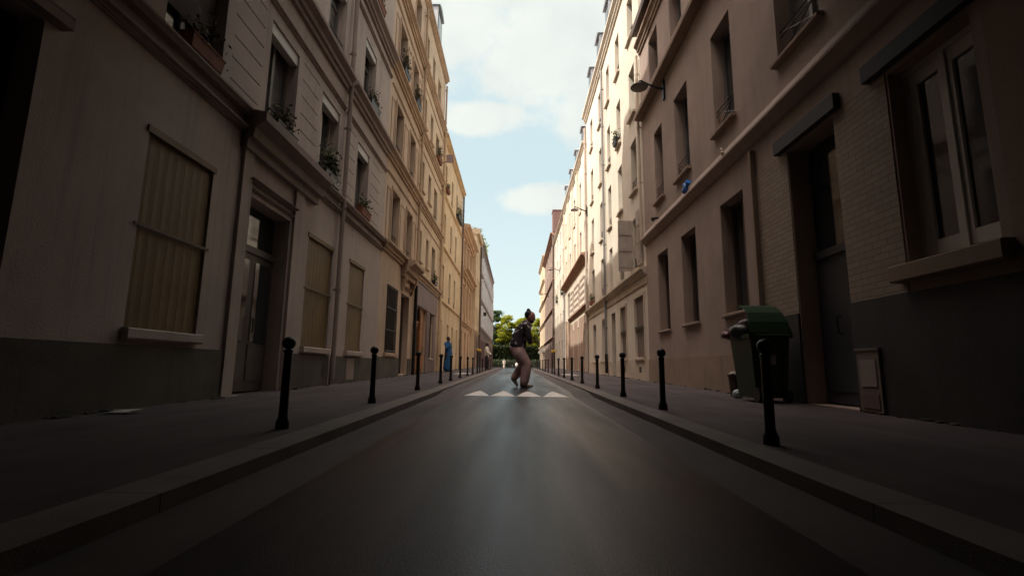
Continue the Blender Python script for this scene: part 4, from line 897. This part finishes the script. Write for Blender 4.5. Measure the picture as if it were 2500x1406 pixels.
# --- skater, crossing the table stooped, facing right
gx, gy = .10, 11.0; G = gz(gy)
def sk_(x, y, z, r): return (gx + x, gy + y, G + z, r)
sp = thing('person', 'stooping person with top knot, dark patterned jacket and mauve trousers, walking across the road', 'person', (gx, gy, G))
nd = {'pel': sk_(-.07, 0, .93, .12), 'wst': sk_(-.02, 0, 1.07, .115), 'chs': sk_(.07, 0, 1.25, .135), 'shc': sk_(.13, 0, 1.38, .10), 'nek': sk_(.165, -.005, 1.43, .062), 'hdb': sk_(.195, -.01, 1.49, .062),
      'h1': sk_(-.06, -.09, .88, .10), 'k1': sk_(.16, -.10, .50, .062), 'a1': sk_(.06, -.10, .09, .042), 'm1': sk_(.12, -.10, .045, .035), 't1': sk_(.2, -.10, .03, .028),
      'h2': sk_(-.06, .09, .88, .10), 'k2': sk_(.12, .10, .47, .062), 'a2': sk_(-.14, .10, .26, .042), 'm2': sk_(-.13, .10, .13, .034), 't2': sk_(-.09, .10, .06, .028),
      's1': sk_(.12, -.19, 1.34, .062), 'e1': sk_(.17, -.25, 1.07, .046), 'w1': sk_(.20, -.10, .99, .032),
      's2': sk_(.12, .19, 1.34, .062), 'e2': sk_(.20, .24, 1.08, .046), 'w2': sk_(.22, .10, 1.0, .032)}
ed = [('pel', 'wst'), ('wst', 'chs'), ('chs', 'shc'), ('shc', 'nek'), ('nek', 'hdb'), ('pel', 'h1'), ('h1', 'k1'), ('k1', 'a1'), ('a1', 'm1'), ('m1', 't1'), ('pel', 'h2'), ('h2', 'k2'), ('k2', 'a2'), ('a2', 'm2'), ('m2', 't2'),
      ('shc', 's1'), ('s1', 'e1'), ('e1', 'w1'), ('shc', 's2'), ('s2', 'e2'), ('e2', 'w2')]
add_hand(nd, ed, 'w1', 'ha', (.15, .9, .1), (1, 0, .3), .7); add_hand(nd, ed, 'w2', 'hb', (.15, -.9, -.1), (1, 0, .3), .7)
hc = Vector(sk_(.215, -.01, 1.545, 0)[:3]); hf = Vector((.86, -.42, -.4))
skin_obj('body', nd, ed, SKN, sp, sub=2, voxel=.006, extra=[head_mesh(hc, hf, s=1.1)])
jk = {'w': sk_(-.065, 0, .905, (.185, .2)), 'a': sk_(-.03, 0, 1.07, (.18, .165)), 'b': sk_(.055, 0, 1.24, (.175, .165)), 'c': sk_(.12, 0, 1.35, (.135, .13)), 'd': sk_(.155, 0, 1.43, (.075, .075)),
      's1': sk_(.12, -.19, 1.34, .085), 'e1': sk_(.175, -.255, 1.08, .068), 'w1': sk_(.20, -.12, .985, .055), 's2': sk_(.12, .19, 1.34, .085), 'e2': sk_(.20, .245, 1.08, .068), 'w2': sk_(.22, .12, 1.0, .055)}
je = [('w', 'a'), ('a', 'b'), ('b', 'c'), ('c', 'd'), ('c', 's1'), ('s1', 'e1'), ('e1', 'w1'), ('c', 's2'), ('s2', 'e2'), ('e2', 'w2')]
JK = mat('dark_patterned_cloth', (0.03, 0.022, 0.03), rough=.75, var=.3, scale=5)
tt = JK.node_tree; pp = [n for n in tt.nodes if n.type == 'BSDF_PRINCIPLED'][0]; old = pp.inputs['Base Color'].links[0].from_socket
vo = N(tt, 'ShaderNodeTexNoise'); vo.inputs['Scale'].default_value = 11; vo.inputs['Detail'].default_value = 2; tt.links.new(N(tt, 'ShaderNodeTexCoord').outputs['Object'], vo.inputs['Vector'])
vr = N(tt, 'ShaderNodeMapRange'); vr.inputs[1].default_value = .60; vr.inputs[2].default_value = .64; tt.links.new(vo.outputs[0], vr.inputs[0])
vm = N(tt, 'ShaderNodeMix', data_type='RGBA'); vm.inputs[7].default_value = (.55, .5, .5, 1); tt.links.new(vr.outputs[0], vm.inputs[0]); tt.links.new(old, vm.inputs[6]); tt.links.new(vm.outputs[2], pp.inputs['Base Color'])
skin_obj('jacket', jk, je, JK, sp, sub=2, voxel=.012)
tr = {'p': sk_(-.07, 0, .93, (.165, .18)), 'q': sk_(-.08, 0, .86, (.17, .18)), 'h1': sk_(-.03, -.08, .74, .15), 'k1': sk_(.13, -.10, .50, .115), 'c1': sk_(.11, -.10, .28, .11), 'a1': sk_(.08, -.10, .12, .10),
      'h2': sk_(-.03, .08, .74, .15), 'k2': sk_(.11, .10, .47, .115), 'c2': sk_(-.03, .10, .35, .10), 'a2': sk_(-.12, .10, .23, .085)}
te = [('p', 'q'), ('q', 'h1'), ('h1', 'k1'), ('k1', 'c1'), ('c1', 'a1'), ('q', 'h2'), ('h2', 'k2'), ('k2', 'c2'), ('c2', 'a2')]
skin_obj('trousers', tr, te, mat('mauve_trouser_cloth', (0.66, 0.46, 0.45), rough=.85, var=.12, scale=5, bump=.5, bscale=14), sp, sub=2, voxel=.012)
SHO = mat('beige_shoe', (0.6, 0.48, 0.44), rough=.7)
def shoe(parent, heel, toe, m, wd=.045, h=.06):
    heel, toe = Vector(heel), Vector(toe); d = toe - heel; b = {'a': (*heel, (h, wd)), 'b': (*(heel + d * .35), (h * .9, wd * 1.05)), 'c': (*(heel + d * .75), (h * .65, wd * 1.1)), 'd': (*toe, (h * .5, wd * .8))}
    b = {k: (v_[0], v_[1], v_[2], v_[3]) for k, v_ in b.items()}
    return skin_obj('shoe', b, [('a', 'b'), ('b', 'c'), ('c', 'd')], m, parent, voxel=.01)
shoe(sp, sk_(.03, -.10, .05, 0)[:3], sk_(.25, -.10, .036, 0)[:3], SHO); shoe(sp, sk_(-.16, .10, .20, 0)[:3], sk_(-.07, .10, .04, 0)[:3], SHO)
b = MB(); hu = Vector((.28, -.1, .95)).normalized(); bc = hc - hf.normalized() * .02 + Vector((0, 0, .035))
b.ball(bc + Vector((-.022, .005, .012)), .108, 3, (.92, .84, .96), .04); o = b.build('hair', HAIR, sp, smooth=True)
b = MB(); b.ball(hc + Vector((-.045, 0, .16)), .042, 2, (1, 1, .9), .25); b.tube([hc + Vector((-.03, 0, .12)), hc + Vector((-.045, 0, .155))], .022, 8); b.build('top_knot', HAIR, o, smooth=True)
b = MB(); beard = hc + hf.normalized() * .045 + Vector((0, 0, -.085)); b.ball(beard, .045, 3, (1, 1, .7), .05); b.build('beard', HAIR, sp, smooth=True)
fr_ = hf.normalized(); rr2 = fr_.cross(Vector((0, 0, 1))).normalized(); uu2 = rr2.cross(fr_)
for sg in (-1, 1):
    b = MB(); b.ball(hc + fr_ * .089 + rr2 * sg * .03 + uu2 * .006, .012, 2); b.build('eye', mat('eye_white', (0.5, 0.48, 0.45), rough=.3), sp, smooth=True)

def standing(name_label, x, y, skin, hair, top, bottom, face=(0, -1, 0), h=1.75, robe=False, phone=False, top_len=.0, group=None, armout=.0):
    g = pz(y) if abs(x) > 1.4 else gz(y); k = h / 1.75; t = thing('person', name_label, 'person', (x, y, g)); f = Vector(face).normalized(); r = Vector((f.y, -f.x, 0))
    def p(a, s_, z, rad_): q = Vector((x, y, g)) + f * a * k + r * s_ * k; return (q.x, q.y, g + z * k, rad_ if isinstance(rad_, tuple) else rad_ * k)
    nd = {'pel': p(0, 0, .95, .12), 'wst': p(0, 0, 1.1, .11), 'chs': p(0, 0, 1.28, .13), 'shc': p(-.01, 0, 1.4, .09), 'nek': p(0, 0, 1.49, .05), 'hb': p(.01, 0, 1.56, .05)}
    ed = [('pel', 'wst'), ('wst', 'chs'), ('chs', 'shc'), ('shc', 'nek'), ('nek', 'hb')]
    for i, s_ in ((1, -1), (2, 1)):
        nd.update({f'h{i}': p(0, s_ * .09, .88, .09), f'k{i}': p(.02, s_ * .1, .5, .06), f'a{i}': p(-.01, s_ * .1, .09, .04), f't{i}': p(.13, s_ * .11, .035, .03), f's{i}': p(0, s_ * .18, 1.38, .06)})
        if phone and i == 2: nd.update({f'e{i}': p(.14, s_ * .26, 1.17, .045), f'w{i}': p(.16, s_ * .14, 1.44, .032)}); hd_ = f * .1 + Vector((0, 0, 1)) - r * .3
        else: nd.update({f'e{i}': p(-.02 + armout, s_ * .23, 1.1, .045), f'w{i}': p(.1 + armout, s_ * .19, .88 + armout, .03)}); hd_ = Vector((0, 0, -1)) + f * .2
        ed += [('pel', f'h{i}'), (f'h{i}', f'k{i}'), (f'k{i}', f'a{i}'), (f'a{i}', f't{i}'), ('shc', f's{i}'), (f's{i}', f'e{i}'), (f'e{i}', f'w{i}')]
        add_hand(nd, ed, f'w{i}', f'd{i}', hd_, f, .4, k)
    hc = Vector(p(.02, 0, 1.63, 0)[:3]); skin_obj('body', nd, ed, skin, t, front=f, voxel=.010, extra=[head_mesh(hc, f + Vector((0, 0, -.05)), s=k)])
    tn = {'w': p(0, 0, .86, (.16 * k, .15 * k)), 'a': p(0, 0, 1.1, (.15 * k, .14 * k)), 'b': p(0, 0, 1.28, (.165 * k, .15 * k)), 'c': p(0, 0, 1.4, (.11 * k, .1 * k)), 'd': p(0, 0, 1.47, .06)}
    te = [('w', 'a'), ('a', 'b'), ('b', 'c'), ('c', 'd')]
    for i in (1, 2):
        for q, rr in (('s', .08), ('e', .066), ('w', .05)): v_ = nd[f'{q}{i}']; tn[f'{q}{i}'] = (v_[0], v_[1], v_[2], rr * k)
        te += [('c', f's{i}'), (f's{i}', f'e{i}'), (f'e{i}', f'w{i}')]
    if robe:
        tn.update({'r1': p(0, 0, .6, (.19 * k, .17 * k)), 'r2': p(0, 0, .16, (.22 * k, .19 * k))}); te += [('w', 'r1'), ('r1', 'r2')]
    skin_obj('robe' if robe else 'shirt', tn, te, top, t, front=f, voxel=.014)
    if not robe:
        bn = {'p': p(0, 0, .95, .14), 'q': p(0, 0, .88, .15)}; be = [('p', 'q')]
        for i, s_ in ((1, -1), (2, 1)):
            bn.update({f'h{i}': p(0, s_ * .09, .76, .11), f'k{i}': p(.02, s_ * .1, .5, .085), f'a{i}': p(0, s_ * .1, .1, .07)}); be += [('q', f'h{i}'), (f'h{i}', f'k{i}'), (f'k{i}', f'a{i}')]
        skin_obj('trousers', bn, be, bottom, t, front=f, voxel=.014)
    for i in (1, 2):
        a = Vector(nd[f'a{i}'][:3]); shoe(t, (a.x, a.y, g + .05), tuple(Vector((a.x, a.y, g + .035)) + f * .2), bottom if robe else BLKP)
    b = MB(); b.ball(hc - f * .018 + Vector((0, 0, .03)), .096 * k, 3, (.93, .93, 1.0), .03); b.build('hair', hair, t, smooth=True)
    return t
standing('person in a long bright blue robe standing by the yellow wall, hand to the face', -3.5, 25.3, SKD, HAIR, mat('bright_blue_cloth', (0.012, 0.085, 0.21), rough=.8, var=.2, scale=4), BLKP, face=(.8, -.5, 0), robe=True, phone=True, h=1.78)
standing('person in white top and black trousers standing at the far left kerb', -1.98, 33.5, SKD, HAIR, mat('white_cloth', (0.6, 0.56, 0.52), rough=.85), mat('black_cloth', (0.012, 0.01, 0.012), rough=.85), face=(1, -.2, 0), h=1.8, armout=.12)
CRM = mat('cream_cloth', (0.34, 0.31, 0.25), rough=.85)
standing('tiny distant person in a cream robe before the dark hedge', -2.2, 92, SKD, CRM, CRM, CRM, face=(0, -1, 0), robe=True, h=1.75)
# --- distant scooter
t = thing('motor_scooter', 'tiny distant white and black motor scooter at the end of the road', 'scooter', (.1, 91, gz(84)))
sx, sy, sz = .1, 91, gz(84) + .02
for dy in (-.6, .6):
    b = MB(); b.tube([(sx - .06, sy + dy, sz + .25), (sx + .06, sy + dy, sz + .25)], .26, 14); b.build('wheel', BLKP, t)
b = MB(); b.ball((sx, sy - .5, sz + .65), .3, 2, (.9, .4, 1.2)); b.ball((sx, sy + .4, sz + .6), .32, 2, (.7, 1.3, .7)); b.tube([(sx, sy - .4, sz + .35), (sx, sy + .4, sz + .35)], .14, 8); b.build('bodywork', FRW, t, smooth=True)
b = MB(); b.tube([(sx - .32, sy - .45, sz + 1.05), (sx + .32, sy - .45, sz + 1.05)], .03, 6); b.ball((sx, sy + .3, sz + .85), .22, 2, (1, 1.7, .4)); b.build('seat_and_handlebar', BLKP, t, smooth=True)

# ------------------------------------------------------------------ park at the end of the street
def leafmat(name, col, sp=.0):
    m = mat(name, col, rough=.6, var=.4, scale=.6); t = m.node_tree; p = [n for n in t.nodes if n.type == 'BSDF_PRINCIPLED'][0]
    tr_ = N(t, 'ShaderNodeBsdfTranslucent'); tr_.inputs[0].default_value = (col[0] * 1.3, col[1] * 1.3, col[2] * .6, 1); mx = N(t, 'ShaderNodeMixShader'); mx.inputs[0].default_value = .35
    out = [n for n in t.nodes if n.type == 'OUTPUT_MATERIAL'][0]; t.links.new(p.outputs[0], mx.inputs[1]); t.links.new(tr_.outputs[0], mx.inputs[2]); t.links.new(mx.outputs[0], out.inputs[0]); return m
TL = leafmat('tree_leaves_yellow_green', (0.22, 0.235, 0.014)); TL2 = leafmat('tree_leaves_deep_green', (0.045, 0.085, 0.022)); BARK = mat('bark', (0.06, 0.045, 0.035), rough=.9, var=.3, scale=6)
zg = gz(84)
def tree(x, y, h, rx, label, ml, seed, n=14000, base=1.4):
    rn = random.Random(seed); t = thing('tree', label, 'tree', (x, y, zg), 'trees closing the end of the street')
    b = MB(); b.tube([(x, y, zg - .1), (x + .1, y, zg + h * .3), (x, y + .1, zg + h * .55), (x + .1, y, zg + h * .85)], [.28, .22, .15, .05], 10)
    tips = []
    for k in range(9):
        a = rn.uniform(0, 6.28); z = zg + h * rn.uniform(.25, .6); e = Vector((x + math.cos(a) * rx * .7, y + math.sin(a) * rx * .7, z + h * rn.uniform(.1, .3))); b.tube([(x, y, z), tuple((Vector((x, y, z)) + e) / 2 + Vector((0, 0, .2))), tuple(e)], [.1, .07, .03], 6); tips.append(e)
    b.build('trunk', BARK, t)
    b = MB(); cl = []
    for k in range(80):
        a = rn.uniform(0, 6.28); q = rn.random() ** .5; zz = base + (h - base) * rn.random(); env = math.sin(math.pi * min(.97, max(.12, (zz - base * .5) / (h - base * .3)))) ** .6
        cl.append((x + math.cos(a) * rx * q * env, y + math.sin(a) * rx * q * env, zg + zz, rn.uniform(.3, .95)))
    for k in range(n):
        c = cl[k % len(cl)]; v_ = Vector((rn.gauss(0, 1), rn.gauss(0, 1), rn.gauss(0, 1))).normalized() * c[3] * rn.uniform(.5, 1.15)
        p = Vector(c[:3]) + Vector((v_.x, v_.y, v_.z * .65)); a = Vector((rn.uniform(-1, 1), rn.uniform(-1, 1), rn.uniform(-.5, .5))).normalized(); bb = a.cross(Vector((rn.uniform(-.6, .6), rn.uniform(-.6, .6), 1))).normalized(); l = rn.uniform(.12, .26)
        b.face([p - a * l, p + bb * l * .55, p + a * l, p - bb * l * .55])
    b.build('crown', ml, t, recalc=False)
tree(-4.6, 108, 12.3, 2.9, 'tall dark green tree with ragged top at the left end of the park', TL2, 1, base=1.5)
tree(-1.9, 106, 10.9, 3.0, 'yellow green tree with layered sunlit crown beside the dark tree', TL, 2)
tree(1.6, 110, 11.0, 3.0, 'yellow green tree directly behind the stooping person', TL, 3)
tree(5.0, 107, 10.6, 2.9, 'yellow green tree at the right end of the park', TL, 4)
tree(-9.5, 110, 12, 3.4, 'dark green tree hidden mostly behind the left buildings', TL2, 5, n=5000)
tree(9.5, 110, 10, 3.4, 'dark green tree hidden mostly behind the right buildings', TL2, 6, n=5000)
for i_, (x_, y_, h_) in enumerate(((-7, 122, 10), (-2.5, 124, 9.5), (2.5, 123, 9.8), (7, 122, 10))):
    tree(x_, y_, h_, 3.3, ('deep green tree of the rear row, %s from the left' % ('first', 'second', 'third', 'fourth')[i_]), TL2, 20 + i_, n=7000)
b = MB(); rn = random.Random(9)
for _ in range(38000):
    q_ = rn.random() ** 1.15 * 4.6; p = Vector((rn.uniform(-16, 16), rn.uniform(95.5 if q_ < 1.7 else 102.5, 105.5), zg + q_)); a = Vector((rn.uniform(-1, 1), rn.uniform(-1, 1), rn.uniform(-.5, .5))).normalized(); bb = a.cross(Vector((rn.uniform(-1, 1), .3, 1))).normalized(); l = rn.uniform(.16, .32)
    b.face([p - a * l, p + bb * l * .55, p + a * l, p - bb * l * .55])
o = b.build('hedge', leafmat('hedge_leaves', (0.022, 0.032, 0.014)), recalc=False); tag(o, 'long dark hedge under the trees across the end of the street', 'hedge')
FY = 95.0; t = thing('park_fence', 'dark iron fence in front of the hedge at the end of the street', 'fence', (0, FY, zg))
b = MB()
for k in range(90): x_ = -14 + k * .31; b.tube([(x_, FY, zg), (x_, FY, zg + 1.5)], .03, 4)
b.build('bars', IRON, t); b = MB(); b.tube([(-14, FY, zg + 1.4), (14, FY, zg + 1.4)], .04, 6); b.tube([(-14, FY, zg + .2), (14, FY, zg + .2)], .04, 6); b.build('rails', IRON, t)
# buildings beyond the corners, so that the street does not end in the open
for s in (-1, 1):
    bb = thing('apartment_building', 'sunlit house beyond the park at the far ' + ('left' if s < 0 else 'right'), 'building', (s * 30, 140, zg))
    x = MB(); x.box(s * 14, s * 46, 135, 148, zg, zg + 12); x.build('wall', Q6, bb)
    x = MB(); x.box(s * 13.8, s * 46.2, 134.8, 148.2, zg + 12, zg + 13.2); x.build('roof', ZN, bb)
